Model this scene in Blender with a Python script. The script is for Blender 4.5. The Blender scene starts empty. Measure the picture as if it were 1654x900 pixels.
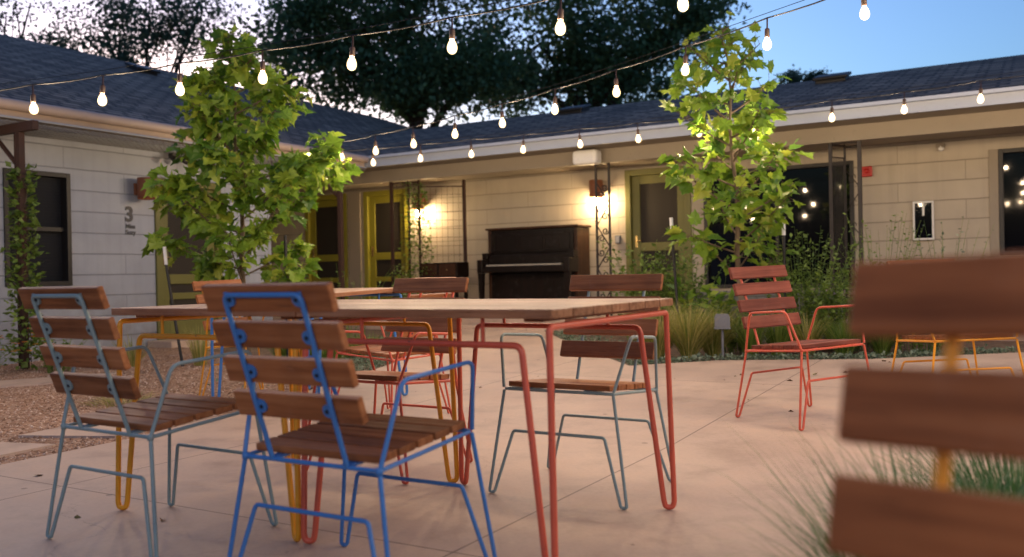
import bpy, bmesh, math, random
from mathutils import Vector, Matrix
import numpy as np
random.seed(7); rng = np.random.default_rng(11)
D = bpy.data; S = bpy.context.scene; COL = S.collection
R = math.radians
A = R(59.5)                                    # both wings are square to each other; the courtyard axes lean by this much
E1 = Vector((math.sin(A), -math.cos(A), 0)); E2 = Vector((math.cos(A), math.sin(A), 0))
YARD = A - math.pi / 2                          # rotation of the courtyard axes about z
def W(p, q, z=0): return E1 * p + E2 * q + Vector((0, 0, z))
def G(x, y):                                    # the courtyard rises a little towards the porch
    q = x * E2.x + y * E2.y
    return 0.0278 * (min(max(q, 4.2), 9.6) - 4.2)

# ---------------------------------------------------------------- mesh builder
class MB:
    def __init__(s): s.v = []; s.f = []; s.m = []; s.sm = []; s.t = []
    def add(s, vs, fs, mi=0, sm=False, tone=None, xf=None):
        o = len(s.v); t = random.random() if tone is None else tone
        for v in vs:
            s.v.append(tuple(xf @ Vector(v)) if xf is not None else tuple(v)); s.t.append(t)
        for f in fs: s.f.append([i + o for i in f]); s.m.append(mi); s.sm.append(sm)
    def box(s, lo, hi, ch=0, mi=0, xf=None, tone=None):
        c = [(a + b) / 2 for a, b in zip(lo, hi)]; d = [abs(b - a) for a, b in zip(lo, hi)]
        bm = bmesh.new(); bmesh.ops.create_cube(bm, size=1)
        for v in bm.verts: v.co = Vector((v.co.x * d[0] + c[0], v.co.y * d[1] + c[1], v.co.z * d[2] + c[2]))
        if ch: bmesh.ops.bevel(bm, geom=list(bm.edges), offset=ch, segments=2, affect='EDGES', profile=.5)
        bm.verts.index_update()
        s.add([v.co.copy() for v in bm.verts], [[v.index for v in f.verts] for f in bm.faces], mi, False, tone, xf); bm.free()
    def tube(s, pts, r, n=8, fillet=0, closed=False, mi=0, cap=True, xf=None, seg=5, tone=None):
        P = [Vector(p) for p in pts]
        if fillet:
            Q = []; N = len(P)
            for i, p in enumerate(P):
                if not closed and i in (0, N - 1): Q.append(p); continue
                a = P[i - 1]; b = P[(i + 1) % N]; da = a - p; db = b - p
                k = min(fillet, da.length * .48, db.length * .48)
                a2 = p + da.normalized() * k; b2 = p + db.normalized() * k
                for j in range(seg + 1):
                    t = j / seg; Q.append(a2 * (1 - t) ** 2 + p * 2 * t * (1 - t) + b2 * t * t)
            P = Q
        N = len(P); rr = r if isinstance(r, (list, tuple)) else [r] * N
        T = []
        for i in range(N):
            if closed: d = P[(i + 1) % N] - P[i - 1]
            else: d = P[min(i + 1, N - 1)] - P[max(i - 1, 0)]
            T.append(d.normalized() if d.length > 1e-9 else Vector((0, 0, 1)))
        ref = Vector((0, 0, 1)) if abs(T[0].z) < .9 else Vector((1, 0, 0))
        nv = T[0].cross(ref).normalized(); vs = []
        for i in range(N):
            if i: nv = (nv - T[i] * nv.dot(T[i])); nv = nv.normalized() if nv.length > 1e-6 else T[i].orthogonal().normalized()
            bv = T[i].cross(nv)
            for k in range(n):
                a = 2 * math.pi * k / n; vs.append(P[i] + (nv * math.cos(a) + bv * math.sin(a)) * rr[i])
        fs = []
        for i in range(N if closed else N - 1):
            for k in range(n):
                j = (i + 1) % N; fs.append([i * n + k, i * n + (k + 1) % n, j * n + (k + 1) % n, j * n + k])
        s.add(vs, fs, mi, True, tone, xf)
        if cap and not closed:
            s.add(vs[:n], [list(range(n))[::-1]], mi, False, tone, xf); s.add(vs[-n:], [list(range(n))], mi, False, tone, xf)
    def lathe(s, prof, n=16, mi=0, xf=None, sm=True):
        vs = [(r * math.cos(2 * math.pi * k / n), r * math.sin(2 * math.pi * k / n), z) for r, z in prof for k in range(n)]
        fs = [[i * n + k, i * n + (k + 1) % n, (i + 1) * n + (k + 1) % n, (i + 1) * n + k] for i in range(len(prof) - 1) for k in range(n)]
        s.add(vs, fs, mi, sm, None, xf)
    def prism(s, poly, y0, y1, mi=0, xf=None):   # poly in x,z extruded along y
        n = len(poly); vs = [(a, y0, b) for a, b in poly] + [(a, y1, b) for a, b in poly]
        s.add(vs, [list(range(n)), list(range(n, 2 * n))[::-1]] + [[i, i + n, (i + 1) % n + n, (i + 1) % n] for i in range(n)], mi, False, None, xf)
    def wall(s, x0, x1, z0, z1, y0, y1, holes, mi=0):
        xs = sorted({x0, x1, *[h[0] for h in holes], *[h[1] for h in holes]}); zs = sorted({z0, z1, *[h[2] for h in holes], *[h[3] for h in holes]})
        def solid(i, j):
            if not (0 <= i < len(xs) - 1 and 0 <= j < len(zs) - 1): return False
            cx = (xs[i] + xs[i + 1]) / 2; cz = (zs[j] + zs[j + 1]) / 2
            return not any(h[0] < cx < h[1] and h[2] < cz < h[3] for h in holes)
        for i in range(len(xs) - 1):
            for j in range(len(zs) - 1):
                if not solid(i, j): continue
                a, b, c, d = xs[i], xs[i + 1], zs[j], zs[j + 1]; q = [0, 1, 2, 3]
                s.add([(a, y0, c), (b, y0, c), (b, y0, d), (a, y0, d)], [q], mi); s.add([(a, y1, c), (a, y1, d), (b, y1, d), (b, y1, c)], [q], mi)
                if not solid(i - 1, j): s.add([(a, y0, c), (a, y0, d), (a, y1, d), (a, y1, c)], [q], mi)
                if not solid(i + 1, j): s.add([(b, y0, c), (b, y1, c), (b, y1, d), (b, y0, d)], [q], mi)
                if not solid(i, j - 1): s.add([(a, y0, c), (a, y1, c), (b, y1, c), (b, y0, c)], [q], mi)
                if not solid(i, j + 1): s.add([(a, y0, d), (b, y0, d), (b, y1, d), (a, y1, d)], [q], mi)
    def mesh(s, name, mats):
        me = D.meshes.new(name); me.from_pydata(s.v, [], s.f)
        for m in (mats if isinstance(mats, (list, tuple)) else [mats]): me.materials.append(m)
        me.polygons.foreach_set('material_index', s.m); me.polygons.foreach_set('use_smooth', s.sm)
        at = me.attributes.new('tone', 'FLOAT', 'POINT'); at.data.foreach_set('value', s.t)
        bm = bmesh.new(); bm.from_mesh(me); bmesh.ops.recalc_face_normals(bm, faces=bm.faces); bm.to_mesh(me); bm.free()
        me.update(); return me
    def build(s, name, mats, parent=None, loc=None, rz=0):
        o = D.objects.new(name, s.mesh(name, mats)); COL.objects.link(o); o.parent = parent
        if loc is not None: o.location = loc; o.rotation_euler[2] = rz
        return o
def npmesh(name, v, f, tone, mats, mi=None, parent=None, loc=None, smooth=False):   # big leaf meshes
    me = D.meshes.new(name); me.from_pydata(v.tolist() if hasattr(v, 'tolist') else v, [], f.tolist() if hasattr(f, 'tolist') else f)
    for m in (mats if isinstance(mats, (list, tuple)) else [mats]): me.materials.append(m)
    at = me.attributes.new('tone', 'FLOAT', 'POINT'); at.data.foreach_set('value', np.asarray(tone, dtype=np.float32))
    if mi is not None: me.polygons.foreach_set('material_index', mi)
    if smooth: me.polygons.foreach_set('use_smooth', [True] * len(me.polygons))
    o = D.objects.new(name, me); COL.objects.link(o); o.parent = parent
    if loc is not None: o.location = loc
    return o
def tag(o, label=None, cat=None, group=None, kind=None):
    if label: o['label'] = label
    if cat: o['category'] = cat
    if group: o['group'] = group
    if kind: o['kind'] = kind
    return o
def thing(name, label, cat, loc=(0, 0, 0), rz=0, group=None):
    o = D.objects.new(name, None); COL.objects.link(o); o.location = loc; o.rotation_euler[2] = rz; o.empty_display_size = .1
    return tag(o, label, cat, group)
def dup(root, label, loc=None, rz=None, group=None):
    r = root.copy(); COL.objects.link(r)
    if loc is not None: r.location = loc
    if rz is not None: r.rotation_euler[2] = rz
    r['label'] = label
    if group: r['group'] = group
    for ch in list(root.children):
        c = ch.copy(); COL.objects.link(c); c.parent = r
        for g in list(ch.children):
            d = g.copy(); COL.objects.link(d); d.parent = c
    return r
def seat_on_slope(o, x, y, rz):                   # stand a thing on the rising concrete
    q = x * E2.x + y * E2.y
    t = math.atan(0.0278) if 4.4 < q < 9.6 else 0
    o.rotation_euler = (Matrix.Rotation(t, 3, E1) @ Matrix.Rotation(rz, 3, 'Z')).to_euler(); o.location = (x, y, G(x, y))

# ---------------------------------------------------------------- materials
class NT:
    def __init__(s, name):
        s.mat = D.materials.new(name); s.mat.use_nodes = True; s.t = s.mat.node_tree; s.n = s.t.nodes
        s.b = s.n['Principled BSDF']; s.out = s.n['Material Output']
    def node(s, typ, **kw):
        n = s.n.new('ShaderNode' + typ)
        for k, v in kw.items():
            if hasattr(n, k) and k not in n.inputs: setattr(n, k, v)
            else: n.inputs[k].default_value = v
        return n
    def link(s, a, b): s.t.links.new(a, b)
    def coord(s, kind='Object', scale=(1, 1, 1), rot=(0, 0, 0)):
        if kind == 'World': src = s.node('NewGeometry').outputs['Position']
        else: src = s.node('TexCoord').outputs[kind]
        m = s.node('Mapping'); m.inputs['Scale'].default_value = scale; m.inputs['Rotation'].default_value = rot
        s.link(src, m.inputs['Vector']); return m.outputs['Vector']
    def noise(s, vec, scale, detail=4, rough=.55):
        n = s.node('TexNoise'); n.inputs['Scale'].default_value = scale; n.inputs['Detail'].default_value = detail; n.inputs['Roughness'].default_value = rough
        s.link(vec, n.inputs['Vector']); return n.outputs['Fac']
    def ramp(s, fac, stops):
        r = s.node('ValToRGB'); e = r.color_ramp.elements
        while len(e) < len(stops): e.new(.5)
        for i, (p, c) in enumerate(stops): e[i].position = p; e[i].color = (*c, 1) if len(c) == 3 else c
        s.link(fac, r.inputs['Fac']); return r.outputs['Color']
    def mix(s, a, b, fac, mode='MIX'):
        m = s.node('Mix'); m.data_type = 'RGBA'; m.blend_type = mode; m.clamp_result = True
        for sock, v in ((m.inputs[6], a), (m.inputs[7], b), (m.inputs[0], fac)):
            if isinstance(v, (tuple, list)): sock.default_value = (*v, 1)
            elif isinstance(v, (int, float)): sock.default_value = v
            else: s.link(v, sock)
        return m.outputs[2]
    def math(s, op, a, b=0, c=0):
        m = s.node('Math'); m.operation = op
        for i, v in enumerate((a, b, c)):
            if isinstance(v, (int, float)): m.inputs[i].default_value = v
            else: s.link(v, m.inputs[i])
        return m.outputs[0]
    def bump(s, h, strength=.3, dist=.01):
        b = s.node('Bump'); b.inputs['Strength'].default_value = strength; b.inputs['Distance'].default_value = dist
        s.link(h, b.inputs['Height']); s.link(b.outputs['Normal'], s.b.inputs['Normal'])
    def set(s, **kw):
        for k, v in kw.items():
            k = k.replace('_', ' ')
            if isinstance(v, (int, float)): s.b.inputs[k].default_value = v
            elif isinstance(v, (tuple, list)): s.b.inputs[k].default_value = (*v, 1) if len(v) == 3 else v
            else: s.link(v, s.b.inputs[k])
        return s.mat
    def attr(s, name): 
        a = s.node('Attribute'); a.attribute_name = name; return a.outputs['Fac']

def paint(name, col, rough=.38, wear=.1):
    t = NT(name); v = t.coord(); n = t.noise(v, 9, 5)
    c = t.mix(tuple(x * (1 - wear) for x in col), tuple(min(1, x * (1 + wear)) for x in col), n)
    sp = t.math('MULTIPLY', t.ramp(t.noise(v, 38, 4, .7), [(.66, (0, 0, 0)), (.70, (1, 1, 1))]), t.ramp(t.noise(v, 3, 2), [(.42, (0, 0, 0)), (.6, (1, 1, 1))]))
    c = t.mix(c, (.10, .055, .035), t.math('MULTIPLY', sp, .75))
    c = t.mix(c, tuple(x * .55 + .03 for x in col), t.ramp(t.noise(v, 16, 5, .7), [(.58, (0, 0, 0)), (.75, (.4,) * 3)]))
    t.bump(t.noise(v, 120, 2), .12, .002)
    return t.set(Base_Color=c, Roughness=t.ramp(n, [(.3, (rough - .06,) * 3), (.7, (rough + .1,) * 3)]))
def plain(name, col, rough=.6, metal=0): return NT(name).set(Base_Color=col, Roughness=rough, Metallic=metal)
def wood(name, cols, rough=.5, axis='x'):
    t = NT(name); tone = t.attr('tone')
    tc = t.node('TexCoord').outputs['Object']; add = t.node('VectorMath'); add.operation = 'ADD'; cb = t.node('CombineXYZ')
    k = t.math('MULTIPLY', tone, 9.7); t.link(k, cb.inputs[0]); t.link(k, cb.inputs[1]); t.link(k, cb.inputs[2])
    t.link(tc, add.inputs[0]); t.link(cb.outputs[0], add.inputs[1])
    m = t.node('Mapping'); m.inputs['Scale'].default_value = {'x': (2.2, 38, 38), 'y': (38, 2.2, 38), 'z': (38, 38, 2.2)}[axis]; t.link(add.outputs[0], m.inputs['Vector'])
    n = t.noise(m.outputs['Vector'], 1, 6, .62); n2 = t.noise(add.outputs[0], 5, 3)
    c = t.ramp(n, [(.28, cols[0]), (.5, cols[1]), (.74, cols[2])])
    c = t.mix(c, t.ramp(n2, [(.3, (.55,) * 3), (.7, (1.25,) * 3)]), .5, 'MULTIPLY')
    c = t.mix(c, t.ramp(tone, [(0, (.60, .57, .55)), (.5, (.85, .82, .78)), (1, (1, 1, 1))]), 1, 'MULTIPLY')
    c = t.mix(c, tuple(x * .6 + .09 for x in cols[1]), t.ramp(t.noise(add.outputs[0], 9, 5, .7), [(.55, (0, 0, 0)), (.8, (.35,) * 3)]))
    c = t.mix(c, tuple(x * .3 for x in cols[0]), t.ramp(t.noise(m.outputs['Vector'], 3.1, 3, .7), [(.63, (0, 0, 0)), (.72, (.75,) * 3)]))
    t.bump(n, .18, .003); t.set(Specular_IOR_Level=.28)
    return t.set(Base_Color=c, Roughness=t.ramp(n, [(.3, (rough + .12,) * 3), (.7, (rough - .06,) * 3)]))

M = {}
M['wood'] = wood('ipe_wood', [(.20, .066, .021), (.39, .145, .05), (.52, .225, .09)], .5)
M['wood_red'] = wood('dark_red_wood', [(.12, .030, .018), (.235, .062, .038), (.32, .10, .06)], .55)  # darker, redder slats for the lone red chair
M['table_wood'] = wood('table_wood', [(.2, .085, .04), (.36, .17, .085), (.5, .27, .15)], .42)
M['piano_wood'] = wood('piano_wood', [(.005, .003, .002), (.009, .0045, .003), (.016, .007, .005)], .32, 'z')
M['piano_side'] = wood('piano_side_wood', [(.03, .012, .006), (.055, .022, .01), (.085, .036, .016)], .4, 'z')
M['blue'] = paint('blue_paint', (.05, .19, .50)); M['teal'] = paint('grey_teal_paint', (.23, .315, .32))
M['red'] = paint('coral_red_paint', (.62, .11, .058)); M['yellow'] = paint('yellow_paint', (.78, .33, .015))
M['bolt'] = plain('bolt_steel', (.02, .03, .05), .4, .5)
M['rust'] = paint('rusted_steel', (.042, .017, .011), .7, .45)
M['lamp_rust'] = paint('rusted_lamp', (.2, .075, .04), .65, .25)
M['iron'] = paint('dark_iron', (.02, .015, .015), .55, .3)
M['black'] = plain('black_metal', (.012, .012, .014), .5); M['steel'] = paint('galvanised', (.3, .32, .36), .45)
M['white'] = paint('white_paint', (.72, .73, .74), .6, .06)
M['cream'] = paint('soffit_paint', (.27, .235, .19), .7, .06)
M['fascia'] = paint('fascia_paint', (.36, .41, .52), .6, .06); M['gutter'] = paint('gutter_paint', (.38, .30, .26), .55, .1)
M['olive'] = paint('olive_paint', (.235, .22, .022), .5, .12)
M['olive_dull'] = paint('dull_olive_paint', (.13, .13, .035), .5, .12)
M['red_alarm'] = plain('alarm_red', (.42, .012, .01), .4)
M['screen'] = plain('door_screen', (.02, .016, .012), .75)
M['blind'] = plain('dark_blind', (.02, .024, .034), .6)
M['dark'] = plain('dark_room', (.006, .006, .008), .9)
M['glass'] = NT('window_glass').set(Base_Color=(.004, .005, .008), Roughness=.04, Specular_IOR_Level=.25)
M['letter'] = plain('sign_letter', (.06, .062, .075), .6)
M['brass'] = plain('brass', (.7, .5, .22), .25, 1); M['ivory'] = plain('ivory_keys', (.4, .37, .31), .3)
M['grey_box'] = paint('grey_lamp_paint', (.13, .14, .165), .5, .08)
M['cable'] = plain('black_cable', (.01, .01, .011), .6); M['socket'] = plain('brown_socket', (.05, .026, .018), .55)
M['bark'] = wood('bark', [(.03, .022, .015), (.07, .05, .035), (.12, .095, .07)], .85, 'z')
M['sap_bark'] = wood('sapling_bark', [(.09, .065, .045), (.16, .12, .085), (.24, .19, .14)], .8, 'z')

def emit(name, col, strength):
    t = NT(name); e = t.node('Emission'); e.inputs['Color'].default_value = (*col, 1); e.inputs['Strength'].default_value = strength
    t.link(e.outputs[0], t.out.inputs['Surface']); return t.mat
BULB, LAMP_W, PORCH = .15, 1.12, 42.0
M['bulb'] = emit('bulb_glow', (1, .70, .34), BULB)                 # clear lit glass: glows, and lets the lamp inside shine through
_t = M['bulb'].node_tree; _a = _t.nodes.new('ShaderNodeAddShader'); _tr = _t.nodes.new('ShaderNodeBsdfTransparent')
_t.links.new(_t.nodes['Emission'].outputs[0], _a.inputs[0]); _t.links.new(_tr.outputs[0], _a.inputs[1]); _t.links.new(_a.outputs[0], _t.nodes['Material Output'].inputs['Surface'])
M['porch_bulb'] = emit('porch_bulb_glow', (1, .68, .34), PORCH)
M['dim_bulb'] = emit('dim_bulb_glow', (1, .6, .3), .25)

def block_wall(name, col, w=.62, h=.225):
    t = NT(name); tc = t.node('TexCoord').outputs['Object']; sp = t.node('SeparateXYZ'); t.link(tc, sp.inputs[0])
    cb = t.node('CombineXYZ'); t.link(sp.outputs[0], cb.inputs[0]); t.link(sp.outputs[2], cb.inputs[1])
    nz = t.node('TexNoise'); nz.inputs['Scale'].default_value = 3; t.link(tc, nz.inputs['Vector'])
    vm = t.node('VectorMath'); vm.operation = 'MULTIPLY_ADD'; t.link(nz.outputs['Color'], vm.inputs[0]); vm.inputs[1].default_value = (.012, .012, 0); t.link(cb.outputs[0], vm.inputs[2])
    b = t.node('TexBrick'); t.link(vm.outputs[0], b.inputs['Vector'])
    b.inputs['Scale'].default_value = 1; b.inputs['Brick Width'].default_value = w; b.inputs['Row Height'].default_value = h
    b.inputs['Mortar Size'].default_value = .006; b.inputs['Mortar Smooth'].default_value = .3; b.inputs['Bias'].default_value = 0
    b.inputs['Color1'].default_value = (*col, 1); b.inputs['Color2'].default_value = (*[c * .94 for c in col], 1); b.inputs['Mortar'].default_value = (*[c * .72 for c in col], 1)
    s2 = t.node('SeparateXYZ'); t.link(vm.outputs[0], s2.inputs[0]); ln = t.math('LESS_THAN', t.math('PINGPONG', s2.outputs[1], h / 2), .008)
    n = t.noise(tc, 2.2, 5); c = t.mix(b.outputs['Color'], t.ramp(n, [(.3, (.86, .86, .87)), (.7, (1, 1, 1))]), 1, 'MULTIPLY')
    st = t.noise(t.coord('Object', (3, 3, .5)), 2, 4); c = t.mix(c, (.45, .42, .38), t.ramp(st, [(.62, (0, 0, 0)), (.9, (.28,) * 3)]))
    c = t.mix(c, tuple(x * .5 for x in col), t.math('MULTIPLY', ln, .55))
    dr = t.math('MULTIPLY', t.ramp(t.noise(t.coord('Object', (9, 9, .35)), 1.3, 5, .6), [(.5, (0, 0, 0)), (.75, (1, 1, 1))]), .18)
    c = t.mix(c, tuple(x * .5 for x in col), dr)
    lo = t.math('MULTIPLY', t.ramp(sp.outputs[2], [(.25, (1, 1, 1)), (.85, (0, 0, 0))]), t.ramp(t.noise(tc, 6, 5), [(.35, (.2,) * 3), (.7, (1, 1, 1))]))
    c = t.mix(c, (.13, .10, .08), t.math('MULTIPLY', lo, .55))
    hgt = t.math('SUBTRACT', t.math('ADD', t.math('MULTIPLY', t.noise(tc, 60, 3), .25), t.math('MULTIPLY', t.noise(tc, 8, 3), .5)), t.math('ADD', t.math('MULTIPLY', b.outputs['Fac'], .5), ln))
    t.bump(hgt, .6, .007)
    return t.set(Base_Color=c, Roughness=.62)
M['block'] = block_wall('painted_block', (.36, .40, .49), 1.5, .235); M['block_warm'] = block_wall('cream_block', (.45, .40, .325), 1.5, .235)
M['grey_block'] = block_wall('grey_block', (.24, .25, .27), .4, .13)

def shingle(name):
    t = NT(name); uv = t.node('UVMap').outputs[0]
    b = t.node('TexBrick'); t.link(uv, b.inputs['Vector']); b.inputs['Scale'].default_value = 1
    b.inputs['Brick Width'].default_value = .26; b.inputs['Row Height'].default_value = .15; b.inputs['Mortar Size'].default_value = .026; b.inputs['Mortar Smooth'].default_value = .6; b.inputs['Bias'].default_value = -.1
    b.offset = .37
    b.inputs['Color1'].default_value = (.11, .078, .056, 1); b.inputs['Color2'].default_value = (.34, .25, .18, 1); b.inputs['Mortar'].default_value = (.010, .008, .008, 1)
    n = t.noise(t.coord('Object'), 1.2, 5); c = t.mix(b.outputs['Color'], t.ramp(n, [(.3, (.75,) * 3), (.75, (1.2,) * 3)]), 1, 'MULTIPLY')
    c = t.mix(c, t.ramp(t.noise(t.coord('Object'), 150, 2), [(.35, (.6,) * 3), (.7, (1.3,) * 3)]), .6, 'MULTIPLY')
    t.bump(t.math('SUBTRACT', 1, b.outputs['Fac']), .9, .012)
    return t.set(Base_Color=c, Roughness=.8)
M['shingle'] = shingle('asphalt_shingles')

def concrete():
    t = NT('pink_concrete'); v = t.coord('World')
    n1 = t.noise(v, .7, 5); n2 = t.noise(v, 3.5, 6, .65); n3 = t.noise(v, 60, 3)
    c = t.ramp(n1, [(.3, (.42, .31, .252)), (.5, (.50, .375, .305)), (.7, (.56, .425, .34))])
    c = t.mix(c, t.ramp(n2, [(.3, (.66, .63, .62)), (.5, (.95, .95, .95)), (.75, (1.06, 1.03, .98))]), .8, 'MULTIPLY')
    c = t.mix(c, t.ramp(n3, [(.3, (.85,) * 3), (.6, (1, 1, 1))]), .5, 'MULTIPLY')
    # saw cuts, in courtyard axes
    rot = t.node('VectorRotate'); rot.rotation_type = 'Z_AXIS'; rot.inputs['Angle'].default_value = -YARD; t.link(v, rot.inputs['Vector'])
    sp = t.node('SeparateXYZ'); t.link(rot.outputs[0], sp.inputs[0])
    def cut(s, off, per):
        k = t.math('PINGPONG', t.math('SUBTRACT', s, off), per / 2)
        return t.math('LESS_THAN', k, .004)
    j = t.math('MAXIMUM', cut(sp.outputs[0], -1.56, 1.97), cut(sp.outputs[1], 6.2, 3.94))
    c = t.mix(c, (.10, .07, .06), t.math('MULTIPLY', j, .75))
    # leaf stains and hairline cracks
    vo = t.node('TexVoronoi'); vo.feature = 'DISTANCE_TO_EDGE'; vo.inputs['Scale'].default_value = .55
    w = t.node('VectorMath'); w.operation = 'MULTIPLY_ADD'; nn = t.node('TexNoise'); nn.inputs['Scale'].default_value = 2.5; nn.inputs['Detail'].default_value = 6; t.link(v, nn.inputs['Vector'])
    t.link(nn.outputs['Color'], w.inputs[0]); w.inputs[1].default_value = (.5, .5, .5); t.link(v, w.inputs[2]); t.link(w.outputs[0], vo.inputs['Vector'])
    cr = t.math('MULTIPLY', t.math('LESS_THAN', vo.outputs['Distance'], .0009), t.math('GREATER_THAN', t.noise(v, .9, 2), .52))
    c = t.mix(c, (.14, .1, .085), t.math('MULTIPLY', cr, .3))
    sv = t.node('TexVoronoi'); sv.inputs['Scale'].default_value = 2.1; t.link(v, sv.inputs['Vector'])
    c = t.mix(c, (.12, .085, .07), t.math('MULTIPLY', t.math('LESS_THAN', sv.outputs['Distance'], .035), .6))
    h = t.math('SUBTRACT', t.math('ADD', t.math('MULTIPLY', n2, .6), t.math('MULTIPLY', n3, .25)), j)
    t.bump(h, .35, .006)
    return t.set(Base_Color=c, Roughness=t.ramp(n2, [(.3, (.5,) * 3), (.7, (.68,) * 3)]))
M['concrete'] = concrete()
def gravelmat():
    t = NT('granite_gravel'); v = t.coord('World'); vo = t.node('TexVoronoi'); vo.inputs['Scale'].default_value = 62; t.link(v, vo.inputs['Vector'])
    c = t.ramp(vo.outputs['Color'], [(.1, (.16, .085, .05)), (.45, (.33, .19, .12)), (.7, (.45, .28, .19)), (.95, (.62, .5, .42))])
    n = t.noise(v, 1.5, 4); c = t.mix(c, t.ramp(n, [(.3, (.7,) * 3), (.7, (1.1,) * 3)]), 1, 'MULTIPLY')
    t.bump(t.math('SUBTRACT', 1, vo.outputs['Distance']), 1, .012)
    return t.set(Base_Color=c, Roughness=.9)
M['gravel'] = gravelmat()
def soilmat():
    t = NT('bed_soil'); v = t.coord('World'); n = t.noise(v, 14, 6, .7); c = t.ramp(n, [(.3, (.06, .04, .028)), (.55, (.15, .10, .07)), (.75, (.26, .19, .13))])
    t.bump(n, .8, .03); return t.set(Base_Color=c, Roughness=.95)
M['soil'] = soilmat()
def pebble():
    t = NT('pebble'); return t.set(Base_Color=t.ramp(t.attr('tone'), [(0, (.16, .085, .05)), (.5, (.36, .21, .14)), (1, (.66, .53, .45))]), Roughness=.85)
M['pebble'] = pebble()
def leafmat(name, stops, trans=.35, rough=.45):
    t = NT(name); c = t.ramp(t.attr('tone'), stops); t.set(Base_Color=c, Roughness=rough)
    tr = t.node('BsdfTranslucent'); t.link(c, tr.inputs['Color']); mx = t.node('MixShader'); mx.inputs[0].default_value = trans
    t.link(t.b.outputs[0], mx.inputs[1]); t.link(tr.outputs[0], mx.inputs[2]); t.link(mx.outputs[0], t.out.inputs['Surface']); return t.mat
M['syc'] = leafmat('sycamore_leaf', [(0, (.05, .125, .018)), (.35, (.115, .235, .026)), (.7, (.22, .35, .035)), (.93, (.34, .45, .06)), (1, (.36, .42, .06))], .42)
M['oak'] = leafmat('dark_leaf', [(0, (.04, .095, .05)), (.6, (.085, .17, .08)), (1, (.15, .26, .11))], .5, .6)
M['pale_leaf'] = leafmat('grey_green_leaf', [(0, (.035, .075, .05)), (1, (.11, .19, .12))], .42, .6)
M['vine'] = leafmat('vine_leaf', [(0, (.06, .12, .02)), (1, (.20, .30, .055))], .35)
M['grass'] = leafmat('green_grass', [(0, (.06, .13, .02)), (.6, (.14, .22, .035)), (1, (.26, .29, .07))], .35)
M['straw'] = leafmat('straw_grass', [(0, (.13, .19, .035)), (.5, (.32, .31, .075)), (1, (.58, .47, .20))], .35)
M['deep'] = leafmat('deep_grass', [(0, (.035, .12, .025)), (.6, (.08, .20, .05)), (1, (.20, .24, .12))], .3)
M['sage'] = leafmat('silver_leaf', [(0, (.07, .12, .07)), (1, (.24, .3, .22))], .25)
M['litter'] = leafmat('dry_leaf', [(0, (.07, .035, .02)), (.6, (.16, .09, .045)), (1, (.2, .17, .07))], .1, .8); M['petal'] = plain('orange_petal', (.75, .22, .02), .6); M['white_petal'] = plain('white_petal', (.75, .75, .68), .6)

# ---------------------------------------------------------------- ground
def sheet(name, poly, dz, mat, label, skirt=0, kind='structure'):
    bm = bmesh.new(); bm.faces.new([bm.verts.new((x, y, 0)) for x, y in poly])
    for q in (4.2, 9.6):
        bmesh.ops.bisect_plane(bm, geom=bm.verts[:] + bm.edges[:] + bm.faces[:], plane_co=E2 * q, plane_no=E2)
    bmesh.ops.triangulate(bm, faces=bm.faces)
    if skirt:
        bd = [e for e in bm.edges if len(e.link_faces) == 1]
        r = bmesh.ops.extrude_edge_only(bm, edges=bd); low = {v for v in r['geom'] if isinstance(v, bmesh.types.BMVert)}
    else: low = set()
    for v in bm.verts: v.co.z = G(v.co.x, v.co.y) + dz - (skirt if v in low else 0)
    bmesh.ops.recalc_face_normals(bm, faces=bm.faces)
    me = D.meshes.new(name); bm.to_mesh(me); bm.free(); me.materials.append(mat)
    o = D.objects.new(name, me); COL.objects.link(o); o['kind'] = kind; tag(o, label); return o
def yard(*pq): return [tuple(W(p, q).xy) for p, q in pq]
sheet('ground', [(-300, -300), (300, -300), (300, 300), (-300, 300)], -.05, M['soil'], 'bare brown earth under and around the courtyard')
sheet('gravel', [(-9, -1), (-2.9, 3.3), (-2.42, 4.25), (-2.12, 4.82), (-1.42, 7.25), (-2.7, 9.2), (-5.2, 12.0), (-12, 5)], -.012, M['gravel'], 'tan decomposed granite gravel beside the patio')
# patio and the walk to the porch
sheet('patio', [(-6, -4), (7, -4), (11, 2), (7.6, 6.9), (5.5, 7.25), (4.2, 7.4), (2.9, 7.3), (1.72, 7.55), (.95, 7.4), (.62, 9.2), (.30, 11.45), (-1.30, 12.4), (-1.18, 11.0), (-1.05, 8.3), (-1.32, 7.25),
                (-2.08, 4.85), (-2.40, 4.25), (-3.1, 2.9)], 0, M['concrete'], 'pinkish concrete patio and walk', .05)
for i, poly in enumerate(([(-3.65, 4.42), (-2.62, 4.30), (-2.42, 4.72), (-3.45, 5.0)], [(-2.78, 5.02), (-2.2, 4.93), (-1.86, 5.62), (-2.45, 5.85)], [(-5.0, 7.1), (-3.7, 7.65), (-3.55, 8.15), (-5.2, 7.6)])):
    o = sheet('stepping_slab', poly, .001, M['concrete'], ['pink concrete slab at the gravel edge nearest the left frame', 'pink concrete slab between gravel and patio behind the teal chair', 'concrete slab at the foot of the vine post'][i], .06, 'thing'); o['category'] = 'paving slab'; del o['kind']
FZ = .27
mb = MB(); mb.box((-13, 10.02, -.1), (6, 12.1, FZ), .01); mb.box((-6.9, 9.66, -.1), (-4.6, 10.0, FZ - .075), .01)
o = mb.build('porch_floor', M['concrete'], None, (0, 0, 0), YARD); o['kind'] = 'structure'

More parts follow.
